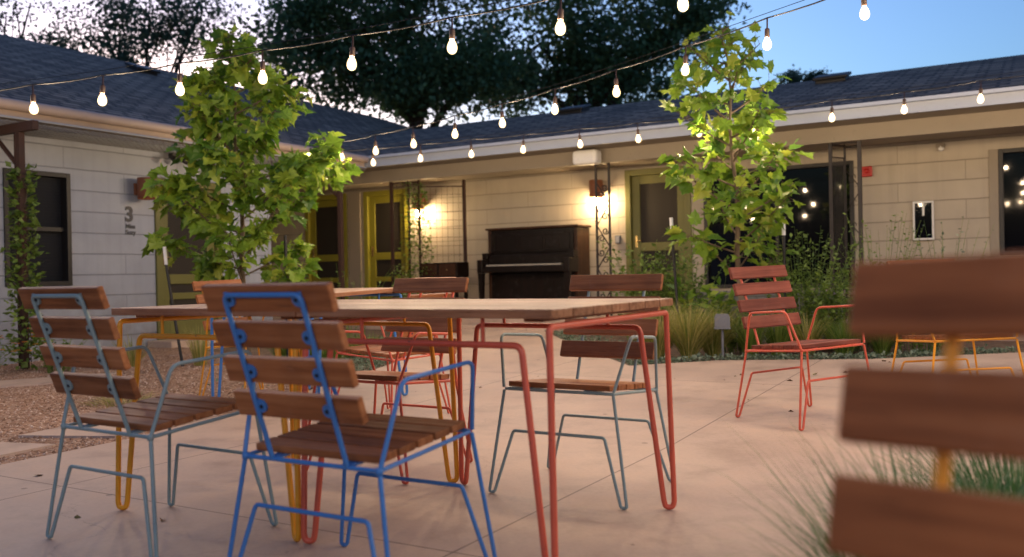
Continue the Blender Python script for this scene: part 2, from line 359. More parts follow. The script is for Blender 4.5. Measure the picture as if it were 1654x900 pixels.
# pebbles lying on the gravel
def pebbles():
    n = 9000; P = []
    while len(P) < n:
        x = rng.uniform(-6, -1.4); y = rng.uniform(4.2, 9.6)
        if x < -1.42 - .5 * max(0, (7.25 - y) * .29 / .5) and x > -1.42 - (y - 7.25) * .65 - 3.6 and not (y > 7.25 and x > -1.42 - (y - 7.25) * .66): P.append((x, y))
    V = []; F = []; T = []
    oct_ = np.array([(1, 0, 0), (-1, 0, 0), (0, 1, 0), (0, -1, 0), (0, 0, 1), (0, 0, -1)], float)
    fc = [(0, 2, 4), (2, 1, 4), (1, 3, 4), (3, 0, 4)]
    for i, (x, y) in enumerate(P):
        s = rng.uniform(.004, .010); a = rng.uniform(0, 6.28); c, k = math.cos(a), math.sin(a)
        v = oct_ * s * rng.uniform(.6, 1.3, 3); v = np.stack([v[:, 0] * c - v[:, 1] * k, v[:, 0] * k + v[:, 1] * c, v[:, 2]], 1) + (x, y, G(x, y) - .010)
        V += v.tolist(); F += [[j + 6 * i for j in f] for f in fc]; T += [rng.random()] * 6
    o = npmesh('gravel_stones', V, F, T, M['pebble']); o['kind'] = 'stuff'; tag(o, 'loose tan and white gravel stones')
pebbles()

# ---------------------------------------------------------------- chairs
def chair_meshes(paintmat, slat='wood'):
    out = {}
    r = .0062
    zf, zr, yf, yr, hw = .405, .372, .205, -.205, .228
    m = MB(); m.tube([(-hw, yf, zf), (hw, yf, zf), (hw, yr, zr), (-hw, yr, zr)], r, 8, .018, True)
    for sx in (-1, 1):
        a = Vector((sx * .125, yr + .004, zr + .004)); b = Vector((sx * .125, yf - .004, zf + .004)); d = (b - a); L = d.length
        xf = Matrix.Translation((a + b) / 2) @ Matrix.Rotation(math.atan2(d.z, d.y), 4, 'X')
        m.box((-.017, -L / 2, -.003), (.017, L / 2, .004), 0, xf=xf)
    out['seat_frame'] = m
    m = MB(); n = 5; pitch = .0785; sl = math.atan2(zf - zr, yf - yr)
    for i in range(n):
        y = -.148 + i * pitch; z = zr + (y - yr) * math.tan(sl) + .0195
        xf = Matrix.Translation((0, y, z)) @ Matrix.Rotation(sl, 4, 'X')
        m.box((-.214, -.034, -.0105), (.214, .034, .0105), .003, xf=xf)
    out['seat'] = m
    # backrest
    rec = R(19.5); by, bz = yr, zr; dv = Vector((0, -math.sin(rec), math.cos(rec))); nv = Vector((0, math.cos(rec), math.sin(rec)))
    base = Vector((0, by, bz)); Lr = .462; xr = .128; rb = .0068
    m = MB(); m.tube([base + Vector((-xr, 0, 0)), base + dv * Lr + Vector((-xr, 0, 0)), base + dv * Lr + Vector((xr, 0, 0)), base + Vector((xr, 0, 0))], rb, 8, .022)
    s0 = .155; ps = .098; hs = .0345; th = .011
    for k in range(4):
        c = s0 + k * ps
        for sx in (-1, 1):
            o = base + dv * c + Vector((sx * (xr - .015), 0, 0)) + nv * .003
            xf = Matrix.Translation(o) @ Matrix.Rotation(rec, 4, 'X')    # local z along the post, local y out of the slat
            pts = [(sx * (-.002 - .014 * math.cos(a)) , .017 * math.sin(a)) for a in np.linspace(-math.pi / 2, math.pi / 2, 9)] + [(sx * .014, .02), (sx * .014, -.02)]
            m.prism(pts, -.003, .0035, xf=xf)
            m.prism([(-.002 * sx + .0052 * math.cos(a), .0052 * math.sin(a)) for a in np.linspace(0, 2 * math.pi, 9)[:-1]], -.0062, -.0032, 1, xf=xf)
    out['back_frame'] = m
    m = MB()
    for k in range(4):
        o = base + dv * (s0 + k * ps) + nv * (.0068 + th)
        m.box((-.212, -th, -hs), (.212, th, hs), .0035, xf=Matrix.Translation(o) @ Matrix.Rotation(rec, 4, 'X'))
    out['backrest'] = m
    arms = []
    for sx in (-1, 1):
        m = MB(); m.tube([(sx * (hw + .004), yr, zr + .006), (sx * (hw + .027), yr + .062, .588), (sx * (hw + .05), yf - .06, .61), (sx * (hw + .004), yf, zf + .006)], r, 8, .03)
        m.lathe([(0, -.010), (.0095, -.009), (.0105, 0), (.0095, .009), (0, .010)], 8, xf=Matrix.Translation((sx * hw, yr, zr))); arms.append(m)
    out['armrest'] = arms
    legs = []; bars = []
    for (y, z, fy, sy) in ((yf, zf, .235, 1), (yr, zr, -.235, -1)):
        ax, ay, az = .192, fy - sy * .028, .245
        for sx in (-1, 1):
            m = MB(); f0 = Vector((sx * .288, fy, 0)); f1 = Vector((sx * .264, fy, 0))
            m.tube([(sx * (hw + .002), y, z - .004), f0 + Vector((0, 0, .012)), f0 + Vector((-sx * .006, 0, .0066)), f1 + Vector((sx * .006, 0, .0066)), f1 + Vector((0, 0, .012)), (sx * ax, ay, az), (sx * (ax - .03), ay, az)], r, 8, .012); legs.append(m)
        m = MB(); m.tube([(-(ax - .03), ay, az), (ax - .03, ay, az)], r, 8, cap=False); bars.append(m)
    out['leg'] = legs; out['stretcher'] = bars
    res = []
    for k, v in out.items():
        for m in (v if isinstance(v, list) else [v]):
            mats = [M[slat]] if k in ('seat', 'backrest') else [paintmat, M['bolt']]
            res.append((k, m.mesh('chair_' + k, mats)))
    return res
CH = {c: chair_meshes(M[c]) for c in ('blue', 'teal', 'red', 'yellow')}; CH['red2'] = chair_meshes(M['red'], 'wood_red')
def chair(col, x, y, deg, label, group='slatted patio chairs'):
    t = thing('patio_chair', label, 'chair', group=group)
    for k, me in CH[col]:
        o = D.objects.new(k, me); COL.objects.link(o); o.parent = t
    seat_on_slope(t, x, y, R(deg - 90)); return t
chair('blue', -.425, 2.475, 59.5, 'blue framed wooden slat chair seen from behind at the near side of the table')
chair('teal', -1.19, 3.02, 57.5, 'grey teal slat chair seen from behind at the table with yellow legs')
chair('teal', .265, 3.53, 239, 'grey teal slat chair facing the camera beyond the red legged table')
chair('red', -.565, 3.985, 239, 'red framed slat chair facing the camera across the table with yellow legs')
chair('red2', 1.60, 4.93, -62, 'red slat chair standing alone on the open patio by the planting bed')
chair('yellow', 2.50, 5.08, -86, 'yellow framed chair standing by the bed, mostly hidden behind the big blurred chair back')
fg = chair('yellow', .254, .476, 219, 'large blurred chair back with brown slats and yellow posts, cut off by the frame'); fg.rotation_euler = (Matrix.Rotation(R(219 - 90), 3, 'Z') @ Matrix.Rotation(R(2.0), 3, 'Y') @ Matrix.Rotation(R(-4), 3, 'X')).to_euler()
chair('red', -.74, 5.35, 149, 'red framed chair at the far table with blue legs')
chair('yellow', -1.84, 6.35, -33, 'yellow framed chair at the far table with blue legs, seen between the near chairs')

# ---------------------------------------------------------------- tables
def table_meshes(paintmat):
    h = .46; res = []
    m = MB(); n = 7; w = 2 * h / n
    for i in range(n):
        y = -h + w * (i + .5); m.box((-h, y - w / 2 + .0018, .724), (h, y + w / 2 - .0018, .75), .003)
    m.box((-.40, -.40, .712), (-.34, .40, .7235), .002); m.box((.34, -.40, .712), (.40, .40, .7235), .002)
    res.append(('tabletop', m.mesh('tabletop', [M['table_wood']])))
    r = .0098; fx = fy = .452
    for sx in (-1, 1):
        for sy in (-1, 1):
            # tall rod to the corner, hairpin bend, second rod up to the side rail
            m = MB(); d = Vector((-sx * .55, -sy * .25, 0)).normalized() * .036; f0 = Vector((sx * fx, sy * fy, 0)); f1 = f0 + d; k = d / 3
            m.tube([(sx * .44, sy * .40, .7005), (sx * .44, sy * .437, .7005), f0 + Vector((0, 0, .03)), f0 + k * .5 + Vector((0, 0, .0104)), f1 - k * .5 + Vector((0, 0, .0104)), f1 + Vector((0, 0, .03)), (sx * .345, sy * .424, .648), (sx * .29, sy * .424, .648)], r, 10, .03)
            res.append(('leg', m.mesh('table_leg', [paintmat])))
        m = MB(); m.tube([(sx * .44, -.40, .7005), (sx * .44, .40, .7005)], r, 10, cap=False); res.append(('top_rail', m.mesh('top_rail', [paintmat])))
        m = MB(); m.tube([(-.29, sx * .424, .648), (.29, sx * .424, .648)], r, 10, cap=False)
        for x in (-.22, .22): m.tube([(x, sx * .424, .655), (x, sx * .424, .7235)], .006, 6)
        res.append(('side_rail', m.mesh('side_rail', [paintmat])))
    return res
def table(col, x, y, deg, label):
    t = thing('patio_table', label, 'table', group='square patio tables with hairpin legs')
    for k, me in table_meshes(M[col]):
        o = D.objects.new(k, me); COL.objects.link(o); o.parent = t
    seat_on_slope(t, x, y, R(deg)); return t
V_ = Vector((-E1.x, -E1.y, 0)); tb = Vector((-.06, 3.015, 0)); ta = tb + V_ * .926
table('red', tb.x, tb.y, 59.5 - 90, 'square wooden table on coral red hairpin legs, front right of the pair')
table('yellow', ta.x, ta.y, 59.5 - 90, 'square wooden table on yellow hairpin legs, pushed against the red legged table')
table('blue', -1.36, 6.05, 59.5, 'far wooden table on blue hairpin legs behind the near chairs')

# ---------------------------------------------------------------- right wing with its porch
rw = thing('motel_wing', 'long low wing with deep lit porch, cream block wall and dark shingle roof', 'building', (0, 0, 0), YARD)
def roofmesh(faces, name, parent, thick=.03):        # faces: list of (quad pts, u dir origin) -> shingle UVs from slope
    bm = bmesh.new(); uvl = bm.loops.layers.uv.new('UVMap')
    for pts, ax in faces:
        P = [Vector(p) for p in pts]; f = bm.faces.new([bm.verts.new(p) for p in P]); n = f.normal_update() or f.normal
        du = Vector(ax).normalized(); dvv = n.cross(du).normalized()
        for l in f.loops: l[uvl].uv = (l.vert.co.dot(du), l.vert.co.dot(dvv))
    me = D.meshes.new(name); bm.to_mesh(me); bm.free(); me.materials.append(M['shingle'])
    o = D.objects.new(name, me); COL.objects.link(o); o.parent = parent; return o
RT, RQ, RQR = .285, 10.33, 14.1; RZ = 2.625 + RT * (RQR - RQ)
roof_r = roofmesh([([(-13.2, RQ, 2.625), (7, RQ, 2.625), (7, RQR, RZ), (-13.2, RQR, RZ)], (1, 0, 0)),
                   ([(7, RQR, RZ), (7, 18, 2.6), (-13.2, 18, 2.6), (-13.2, RQR, RZ)], (-1, 0, 0))], 'roof', rw)
def vent(parent, x, y, z, rz, tilt):
    m = MB(); m.box((-.21, -.17, 0), (.21, .17, .055), .012); m.box((-.24, -.2, .055), (.24, .2, .105), .018)
    o = m.build('vent', M['black'], parent); o.matrix_local = Matrix.Translation((x, y, z)) @ Matrix.Rotation(rz, 4, 'Z') @ Matrix.Rotation(tilt, 4, 'X')
for p in (-2.55, -6.7): vent(roof_r, p, 13.55, 2.625 + RT * (13.55 - RQ) - .01, 0, math.atan(RT))
m = MB(); m.box((-9.0, 10.38, 2.475), (7, 10.42, 2.612)); m.box((-9.0, 10.30, 2.585), (7, 10.378, 2.622)); m.build('fascia', M['fascia'], rw)
m = MB(); m.box((-9.0, 10.422, 2.485), (7, 10.888, 2.50)); m.build('soffit', M['cream'], rw)
m = MB(); m.box((-10.2, 10.89, 2.305), (7, 11.03, 2.60)); m.build('beam', M['cream'], rw)
m = MB(); m.box((-13, 11.032, 2.375), (7, 11.99, 2.40)); m.build('porch_ceiling', M['cream'], rw)
DOORS = [(-5.14, -4.16), (-9.98, -9.02), (-11.33, -10.37)]
holes = [(a + .04, b - .04, FZ, 2.27) for a, b in DOORS] + [(-3.98, -2.02, .6, 2.2), (-.41, 1.3, .95, 2.2)]
m = MB(); m.wall(-13, 7, 0, 2.42, 12.0, 12.2, holes); m.build('wall', M['block_warm'], rw)
def door(parent, x0, x1, y, z0, z1, mat, glow=None, name='door', s=-1, panel=.93):
    """frame, leaf with rails and a screen; s is the outward direction in y"""
    m = MB(); f = .085
    Y0, Y1 = sorted((y + s * .03, y - s * .12))
    m.box((x0, Y0, z0), (x0 + f, Y1, z1), .006); m.box((x1 - f, Y0, z0), (x1, Y1, z1), .006); m.box((x0 + f, Y0, z1 - f), (x1 - f, Y1, z1), .006)
    d = m.build('door', mat, parent)
    a, b = x0 + f + .004, x1 - f - .004; t = .12; Y0, Y1 = sorted((y - s * .02, y - s * .065)); zt = z1 - f - .004
    m = MB(); m.box((a, Y0, z0 + .01), (a + t, Y1, zt), .005); m.box((b - t, Y0, z0 + .01), (b, Y1, zt), .005)
    m.box((a + t, Y0, zt - t), (b - t, Y1, zt), .005); zr = z0 + panel
    m.box((a + t, Y0, zr - .06), (b - t, Y1, zr + .06), .005); m.box((a + t, Y0, z0 + .01), (b - t, Y1, z0 + .24), .005)
    m.box((a + t, Y0, z0 + .5), (b - t, Y1, z0 + .58), .005)
    lf = m.build('leaf', mat, d)
    Y0, Y1 = sorted((y - s * .04, y - s * .048))
    m = MB(); m.box((a + t, Y0, zr + .06), (b - t, Y1, zt - t)); m.box((a + t, Y0, z0 + .24), (b - t, Y1, z0 + .5)); m.box((a + t, Y0, z0 + .58), (b - t, Y1, zr - .06)); m.build('screen', M['screen'], d)
    m = MB(); X = a + .06
    Y0, Y1 = sorted((y - s * .0195, y - s * .012)); m.box((X - .018, Y0, z0 + .93), (X + .018, Y1, z0 + 1.1), .002)
    Yh = y + s * .03; m.tube([(X, y - s * .012, z0 + 1.02), (X, Yh, z0 + 1.02), (X + .09, Yh, z0 + 1.02)], .009, 8, .012); m.build('handle', M['brass'], d)
    return d
door(rw, *DOORS[0], 12.0, FZ, 2.31, M['olive_dull'])
door(rw, *DOORS[1], 12.0, FZ, 2.31, M['olive']); door(rw, *DOORS[2], 12.0, FZ, 2.31, M['olive'])
m = MB(); m.wall(-13, 7, 0, 2.4, 12.45, 12.5, []); m.build('back_wall', M['dark'], rw)
def window(parent, x0, x1, z0, z1, y, s=-1, bars=1, casing=None, blind=False):
    m = MB(); f = .05; Y0, Y1 = sorted((y + s * .022, y - s * .1))
    m.box((x0, Y0, z0), (x0 + f, Y1, z1), .004); m.box((x1 - f, Y0, z0), (x1, Y1, z1), .004); m.box((x0 + f, Y0, z1 - f), (x1 - f, Y1, z1), .004); m.box((x0 + f, Y0, z0), (x1 - f, Y1, z0 + f), .004)
    w = m.build('window', M['black'], parent)
    Y0, Y1 = sorted((y - s * .03, y - s * .065)); m = MB()
    if blind: m.box((x0 + f, Y0, (z0 + z1) / 2 - .025), (x1 - f, Y1, (z0 + z1) / 2 + .025), .003)
    else:
        for k in range(1, bars + 1): X = x0 + (x1 - x0) * k / (bars + 1); m.box((X - .022, Y0, z0 + f), (X + .022, Y1, z1 - f), .003)
    m.build('sash', M['black'], w)
    if blind:
        m = MB(); z = z0 + f + .02; n = 0
        while z < z1 - f - .01:
            xf = Matrix.Translation(((x0 + x1) / 2, y - s * .085, z)) @ Matrix.Rotation(s * R(58), 4, 'X')
            m.box((-(x1 - x0) / 2 + f + .004, -.021, -.001), ((x1 - x0) / 2 - f - .004, .021, .001), xf=xf); z += .034
        Y0, Y1 = sorted((y - s * .112, y - s * .12)); m.box((x0 + .004, Y0, z0 + .004), (x1 - .004, Y1, z1 - .004)); m.build('blind', M['blind'], w)
    else:
        Y0, Y1 = sorted((y - s * .045, y - s * .051)); m = MB()
        for k in range(bars + 1):
            X0 = x0 + (x1 - x0) * k / (bars + 1) + (.023 if k else f); X1 = x0 + (x1 - x0) * (k + 1) / (bars + 1) - (.023 if k < bars else f); m.box((X0, Y0, z0 + f), (X1, Y1, z1 - f))
        m.build('pane', M['glass'], w)
    if casing:
        m = MB(); Y0, Y1 = sorted((y + s * .02, y + s * .0))
        m.box((x0 - .1, Y0, z0 - .0), (x0 - .002, Y1, z1 + .0), .003); m.build('casing', M['cream'], w)
window(rw, -3.98, -2.02, .6, 2.2, 12.0, bars=1); window(rw, -.41, 1.3, .95, 2.2, 12.0, bars=1, casing=True)
m = MB(); m.box((-10.3, 11.955, FZ), (-10.04, 11.999, 2.3), .004)
m.build('board_trim', M['cream'], rw)

# ---------------------------------------------------------------- left wing
LP = -9.2
lw = thing('motel_wing', 'side wing of white painted block with steep dark shingle roof and blinds in its window', 'building', (0, 0, 0), YARD)
LT, LE = .372, -8.52; LR = -15.2; LZ = 2.63 + LT * (LE - LR); LBACK = 2 * LR - LE
roof_l = roofmesh([([(LE, -14, 2.63), (LE, 24.0, 2.63), (LR, 18.6, LZ), (LR, -14, LZ)], (0, 1, 0)),
                   ([(LBACK, 24, 2.63), (LBACK, -14, 2.63), (LR, -14, LZ), (LR, 18.6, LZ)], (0, -1, 0)),
                   ([(LE, 24.0, 2.63), (LBACK, 24, 2.63), (LR, 18.6, LZ)], (-1, 0, 0))], 'roof', lw)
q_ = 10.6; p_ = -13.9; vent(roof_l, p_, q_, 2.63 + LT * (LE - p_) - .01, math.pi / 2, -math.atan(LT) * -1)
m = MB(); m.box((-8.60, -14, 2.47), (-8.55, 10.3, 2.60)); m.tube([(-8.50, -14, 2.575), (-8.50, 10.28, 2.575)], .055, 10); m.build('gutter', M['gutter'], lw)
m = MB(); m.box((-9.19, -14, 2.50), (-8.602, 10.3, 2.52)); m.build('soffit', M['cream'], lw)
# wall lies along q; build it in a local frame whose x runs along q
def along(parent, name='x'):
    return parent
lwf = D.objects.new('wall_rig', None)
def lwall(mb_): 
    # map builder coords (x along q, y outward depth, z) to wing coords (p,q,z): p = LP - (y), q = x ; y grows into the building
    mb_.v = [(LP - v[1], v[0], v[2]) for v in mb_.v]; return mb_
m = MB(); m.wall(-14, 9.05, -.1, 2.505, 0.0, .2, [(5.32, 6.06, .82, 2.05), (7.19, 8.12, .12, 2.07)])
wl = m.build('wall', M['block'], lw); wl.location = (LP, 0, 0); wl.rotation_euler[2] = math.pi / 2
rig_before = set(D.objects)
window(wl, 5.32, 6.06, .82, 2.05, 0.0, blind=True)
door(wl, 7.15, 8.16, 0.0, .12, 2.10, M['olive_dull'], panel=.75)
for o in set(D.objects) - rig_before:                # openings belong to the wing, not to its wall
    if o.parent == wl: o.parent = lw; o.location = (LP, 0, 0); o.rotation_euler[2] = math.pi / 2
D.objects.remove(lwf)
m = MB(); m.box((-13, 8.85, -.1), (-9.402, 9.048, 2.9)); m.build('end_wall', M['block'], lw)
m = MB(); m.box((-9.9, 5.0, -.1), (-9.85, 8.9, 2.4)); m.build('back_wall', M['dark'], lw)
m = MB(); m.box((-9.19, 7.0, -.05), (-8.75, 8.6, .14), .008); m.box((-8.745, 7.1, -.05), (-8.42, 8.5, .06), .008)
o = m.build('door_step', M['concrete'], None, (0, 0, 0), YARD); tag(o, 'two low grey concrete steps below the shaded olive door behind the left sapling', 'step')

# ---------------------------------------------------------------- things on the porch
def yardthing(name, label, cat, p, q, z, rz=0, group=None): return thing(name, label, cat, W(p, q, z), YARD + rz, group)
def wall_lamp(p, q, z, rz, bulbmat, label, hang):
    t = yardthing('wall_lamp', label, 'lamp', p, q, z, rz, 'rust coloured wall lamps')     # local -y points out of the wall
    m = MB(); m.lathe([(.098, -.125), (.1, -.125), (.1, .12), (.094, .125), (0, .125)], 20, xf=Matrix.Translation((0, -.165, 0))); m.lathe([(.096, -.124), (.096, .118), (0, .119)], 20, xf=Matrix.Translation((0, -.165, 0))); m.build('shade', M['lamp_rust'], t)
    m = MB(); m.box((-.05, -.03, -.07), (.05, 0, .07), .005); m.box((-.02, -.07, -.02), (.02, -.031, .02), .003); m.build('mount', M['lamp_rust'], t)
    m = MB(); m.lathe([(.0, -.06), (.02, -.055), (.038, -.03), (.044, 0), (.036, .03), (.018, .06), (.014, .09), (0, .09)], 14, xf=Matrix.Translation((0, -.165, -.11 - hang))); m.build('bulb', bulbmat, t)
wall_lamp(-8.72, 12.0, 2.06, 0, M['porch_bulb'], 'lit rust wall lamp behind the wire trellis with vines', .075)
wall_lamp(-5.53, 12.0, 2.06, 0, M['porch_bulb'], 'lit rust wall lamp behind the scrolled iron porch column', .075)
wall_lamp(LP, 6.92, 1.94, math.pi / 2, M['dim_bulb'], 'dim rust cylinder lamp on the white wall above the number 3', -.075)
def text(s, size, parent, name, loc, rot, mat, bold=0):
    c = D.curves.new(name, 'FONT'); c.body = s; c.size = size; c.extrude = .003; c.offset = bold; c.align_x = 'CENTER'; c.materials.append(mat)
    tmp = D.objects.new('tmp', c); COL.objects.link(tmp); bpy.context.view_layer.update()
    me = D.meshes.new_from_object(tmp.evaluated_get(bpy.context.evaluated_depsgraph_get())); D.objects.remove(tmp); D.curves.remove(c)
    o = D.objects.new(name, me); COL.objects.link(o); o.parent = parent; o.location = loc; o.rotation_euler = rot; return o
t = yardthing('room_number', 'dark number 3 with two small lines of lettering on white block wall', 'sign', LP + .004, 6.80, 1.56, math.pi / 2)
text('3', .24, t, 'numeral', (0, -.001, 0), (math.pi / 2, 0, 0), M['letter'], .008)
text('Miss', .075, t, 'lettering', (.015, -.001, -.085), (math.pi / 2, 0, 0), M['letter'], .001); text('Suzy', .075, t, 'lettering', (.015, -.001, -.155), (math.pi / 2, 0, 0), M['letter'], .001)

# piano
def piano(p0, p1, q):
    w = p1 - p0; t = yardthing('upright_piano', 'tall dark upright piano standing against the lit block wall', 'piano', (p0 + p1) / 2, q, FZ)
    h = w / 2; PW = M['piano_wood']
    m = MB(); m.box((-h + .05, .22, .06), (h - .05, .60, 1.24), .006); m.build('case', PW, t)
    for sx in (-1, 1):
        m = MB(); a, b = sorted((sx * h, sx * (h - .048))); m.box((a, .20, .06), (b, .61, 1.24), .006); m.build('side_panel', M['piano_side'], t)
        m = MB(); a, b = sorted((sx * (h + .02), sx * (h - .08))); m.box((a, -.10, .60), (b, .198, .80), .012); m.box((a, .05, .802), (b, .198, .90), .01); m.build('arm', PW, t)
        m = MB(); x = sx * (h - .03); m.prism([(x - .045, .598), (x + .045, .598), (x + .036, .50), (x + .024, .12), (x - .024, .12), (x - .036, .50)], -.085, -.015); m.box((x - .045, -.11, .05), (x + .045, .30, .118), .01)
        l = m.build('leg', PW, t)
        m = MB(); m.lathe([(0, -.022), (.02, -.018), (.025, 0), (.02, .018), (0, .022)], 10, xf=Matrix.Translation((x, -.05, .025)) @ Matrix.Rotation(math.pi / 2, 4, 'Y')); m.build('caster', M['brass'], l)
    m = MB(); m.box((-h - .03, .17, 1.242), (h + .03, .63, 1.275), .008); m.build('lid', M['piano_side'], t)
    m = MB(); m.box((-h + .082, -.09, .61), (h - .082, .215, .70), .008); m.build('keybed', PW, t)
    m = MB(); n = 52; x0 = -h + .13; kw = (2 * h - .26) / n
    for i in range(n): m.box((x0 + kw * i + .0006, -.075, .702), (x0 + kw * (i + 1) - .0006, .07, .722))
    for i in range(n - 1):
        if i % 7 not in (1, 4): m.box((x0 + kw * (i + 1) - .006, -.01, .7225), (x0 + kw * (i + 1) + .006, .07, .735), mi=1)
    m.build('keyboard', [M['ivory'], M['black']], t)
    m = MB(); m.box((-h + .09, .08, .725), (h - .09, .10, .86), .005); m.box((-h + .055, .185, .90), (h - .055, .218, 1.19), .004)
    for k in range(3):
        a = -h + .1 + k * (2 * h - .2) / 3; b = a + (2 * h - .2) / 3
        for (x0_, x1_, z0_, z1_) in ((a + .01, a + .03, .93, 1.16), (b - .03, b - .01, .93, 1.16), (a + .03, b - .03, .93, .95), (a + .03, b - .03, 1.14, 1.16)): m.box((x0_, .172, z0_), (x1_, .184, z1_), .002)
    m.box((-h + .055, .19, .16), (h - .055, .219, .59), .004); m.build('front_panel', PW, t)
    m = MB(); m.box((-h + .055, .10, .85), (h - .055, .184, .868), .003); m.build('music_shelf', PW, t)
    m = MB()
    for x in (-.07, .07): m.tube([(x, .19, .075), (x, .08, .07), (x, .04, .065)], .012, 8)
    m.build('pedal', M['brass'], t)
    return t
piano(-7.20, -5.70, 11.33)
# console on casters by the trellis
t = yardthing('console_table', 'small dark wooden console on slim casters between trellis and piano', 'console', -7.75, 11.15, FZ)
m = MB(); m.box((-.34, -.16, .55), (.34, .16, .775), .006); m.build('cabinet', M['piano_wood'], t)
m = MB(); m.box((-.31, -.166, .575), (-.02, -.161, .755), .001); m.box((.02, -.166, .575), (.31, -.161, .755), .001); m.build('drawer', M['piano_side'], t)
for sx in (-1, 1):
    for sy in (-1, 1):
        m = MB(); m.box((sx * .30 - .02, sy * .12 - .02, .055), (sx * .30 + .02, sy * .12 + .02, .549), .003); l = m.build('leg', M['piano_wood'], t)
        m = MB(); m.tube([(sx * .30 - .012, sy * .12, .027), (sx * .30 + .012, sy * .12, .027)], .027, 12); m.build('caster', M['black'], l)
for x in (-.165, .165):
    m = MB(); m.lathe([(0, 0), (.008, 0), (.014, .014), (0, .02)], 10, xf=Matrix.Translation((x, -.166, .665)) @ Matrix.Rotation(math.pi / 2, 4, 'X')); m.build('knob', M['brass'], t)

# scrolled iron column
def scroll(m, c, r, sgn, up, y=0, mi=0, wire=.0085):
    pts = []
    for i in range(22):
        a = i / 21 * 2.6 * math.pi; k = r * (1 - .72 * i / 21); pts.append((c[0] + sgn * (math.cos(a) * k - r), y, c[1] + up * math.sin(a) * k))
    m.tube(pts, wire, 6, mi=mi)
def column(p0, p1, q, label, zt=2.304):
    t = yardthing('porch_column', label, 'column', (p0 + p1) / 2, q, FZ); w = (p1 - p0) / 2; H = zt - FZ
    for sx in (-1, 1):
        m = MB(); m.box((sx * w - .0135, -.0135, 0), (sx * w + .0135, .0135, H), .002); m.build('post', M['iron'], t)
    m = MB(); k = .0; z = .06; s = 1
    while z < H - .3:
        m.tube([(-s * (w - .012), 0, z), (s * (w - .012), 0, z + .26)], .0085, 6)
        scroll(m, (s * (w - .016), z + .10), .048, s, 1); scroll(m, (-s * (w - .016), z + .20), .048, -s, -1)
        z += .29; s = -s
    m.tube([(-w + .01, 0, H - .02), (w - .01, 0, H - .02)], .007, 6); m.build('scrollwork', M['iron'], t)
column(-5.12, -4.93, 10.96, 'slim wrought iron porch column with scrolls under the white speaker box')
t = yardthing('speaker_box', 'rounded white box fixed under the eave at the top of the scrolled column', 'speaker', -5.13, 10.72, 2.27)
m = MB(); m.box((-.18, -.10, 0), (.18, .10, .19), .045); m.build('housing', M['white'], t); m = MB(); m.box((-.03, .06, .19), (.03, .10, .199), 0); m.build('bracket', M['iron'], t)

# corner column at the right, two bays of bars
t = yardthing('porch_column', 'black iron corner column with vertical bars beside the red alarm', 'column', -1.94, 10.96, FZ)
H = 2.304 - FZ
for x, y, w in ((-.16, 0, .02), (-.04, .22, .012), (.16, 0, .022)):
    m = MB(); m.box((x - w, y - w, 0), (x + w, y + w, H), .003); m.build('post', M['iron'], t)
m = MB(); m.tube([(-.16, 0, H - .02), (-.04, .22, H - .02)], .012, 6); m.tube([(-.04, .22, H - .03), (.16, 0, H - .06)], .016, 6); m.tube([(-.14, 0, H - .012), (.14, 0, H - .012)], .008, 6)
m.tube([(-.16, 0, .1), (-.04, .22, .1)], .012, 6); m.build('rail', M['iron'], t)
m = MB()
for k in range(1, 9):
    f = k / 9; m.tube([(-.16 + .12 * f, .22 * f, .1), (-.16 + .12 * f, .22 * f, H - .16)], .0045, 5)
m.tube([(-.16, 0, H - .16), (-.04, .22, H - .16)], .008, 6); m.build('bar', M['iron'], t)
m = MB(); z = .1; s = 1
while z < H - .3:
    a = Vector((-.04, .22, 0)); b = Vector((.16, 0, 0)); c = a if s > 0 else b; d = b if s > 0 else a
    m.tube([c + Vector((0, 0, z)), d + Vector((0, 0, z + .24))], .006, 6)
    mid = (a + b) / 2; m.tube([mid + Vector((.045 * math.cos(x), -.05 * math.cos(x), z + .12 + .05 * math.sin(x))) for x in np.linspace(0, 5.2, 12)], .005, 5)
    z += .28; s = -s
m.build('scrollwork', M['iron'], t)

# wire trellis
t = yardthing('wire_trellis', 'tall rusty trellis of wire mesh panels carrying vines in front of a lit lamp', 'trellis', -8.06, 10.98, FZ)
H = 2.3 - FZ; PTS = [(-.53, 0), (-.22, .02), (-.03, .03), (.53, .42)]
for i, (x, y) in enumerate(PTS):
    m = MB(); w = (.022, .014, .014, .022)[i]; m.box((x - w, y - w, 0), (x + w, y + w, H if i < 3 else H), .003); m.build('post', M['rust'], t)
for i, (a, b, zt) in enumerate(((0, 1, H - .02), (1, 2, H - .03), (2, 3, H - .1))):
    A0 = Vector((*PTS[a], 0)); B0 = Vector((*PTS[b], 0)); L = (B0 - A0).length; m = MB()
    m.tube([A0 + Vector((0, 0, zt)), B0 + Vector((0, 0, zt))], .011, 6); n = max(2, int(L / .085))
    for k in range(1, n): p = A0.lerp(B0, k / n); m.tube([p + Vector((0, 0, .05)), p + Vector((0, 0, zt))], .0028, 4)
    z = .12
    while z < zt: m.tube([A0 + Vector((0, 0, z)), B0 + Vector((0, 0, z))], .0028, 4); z += .13
    m.build('mesh_panel', M['rust'], t)

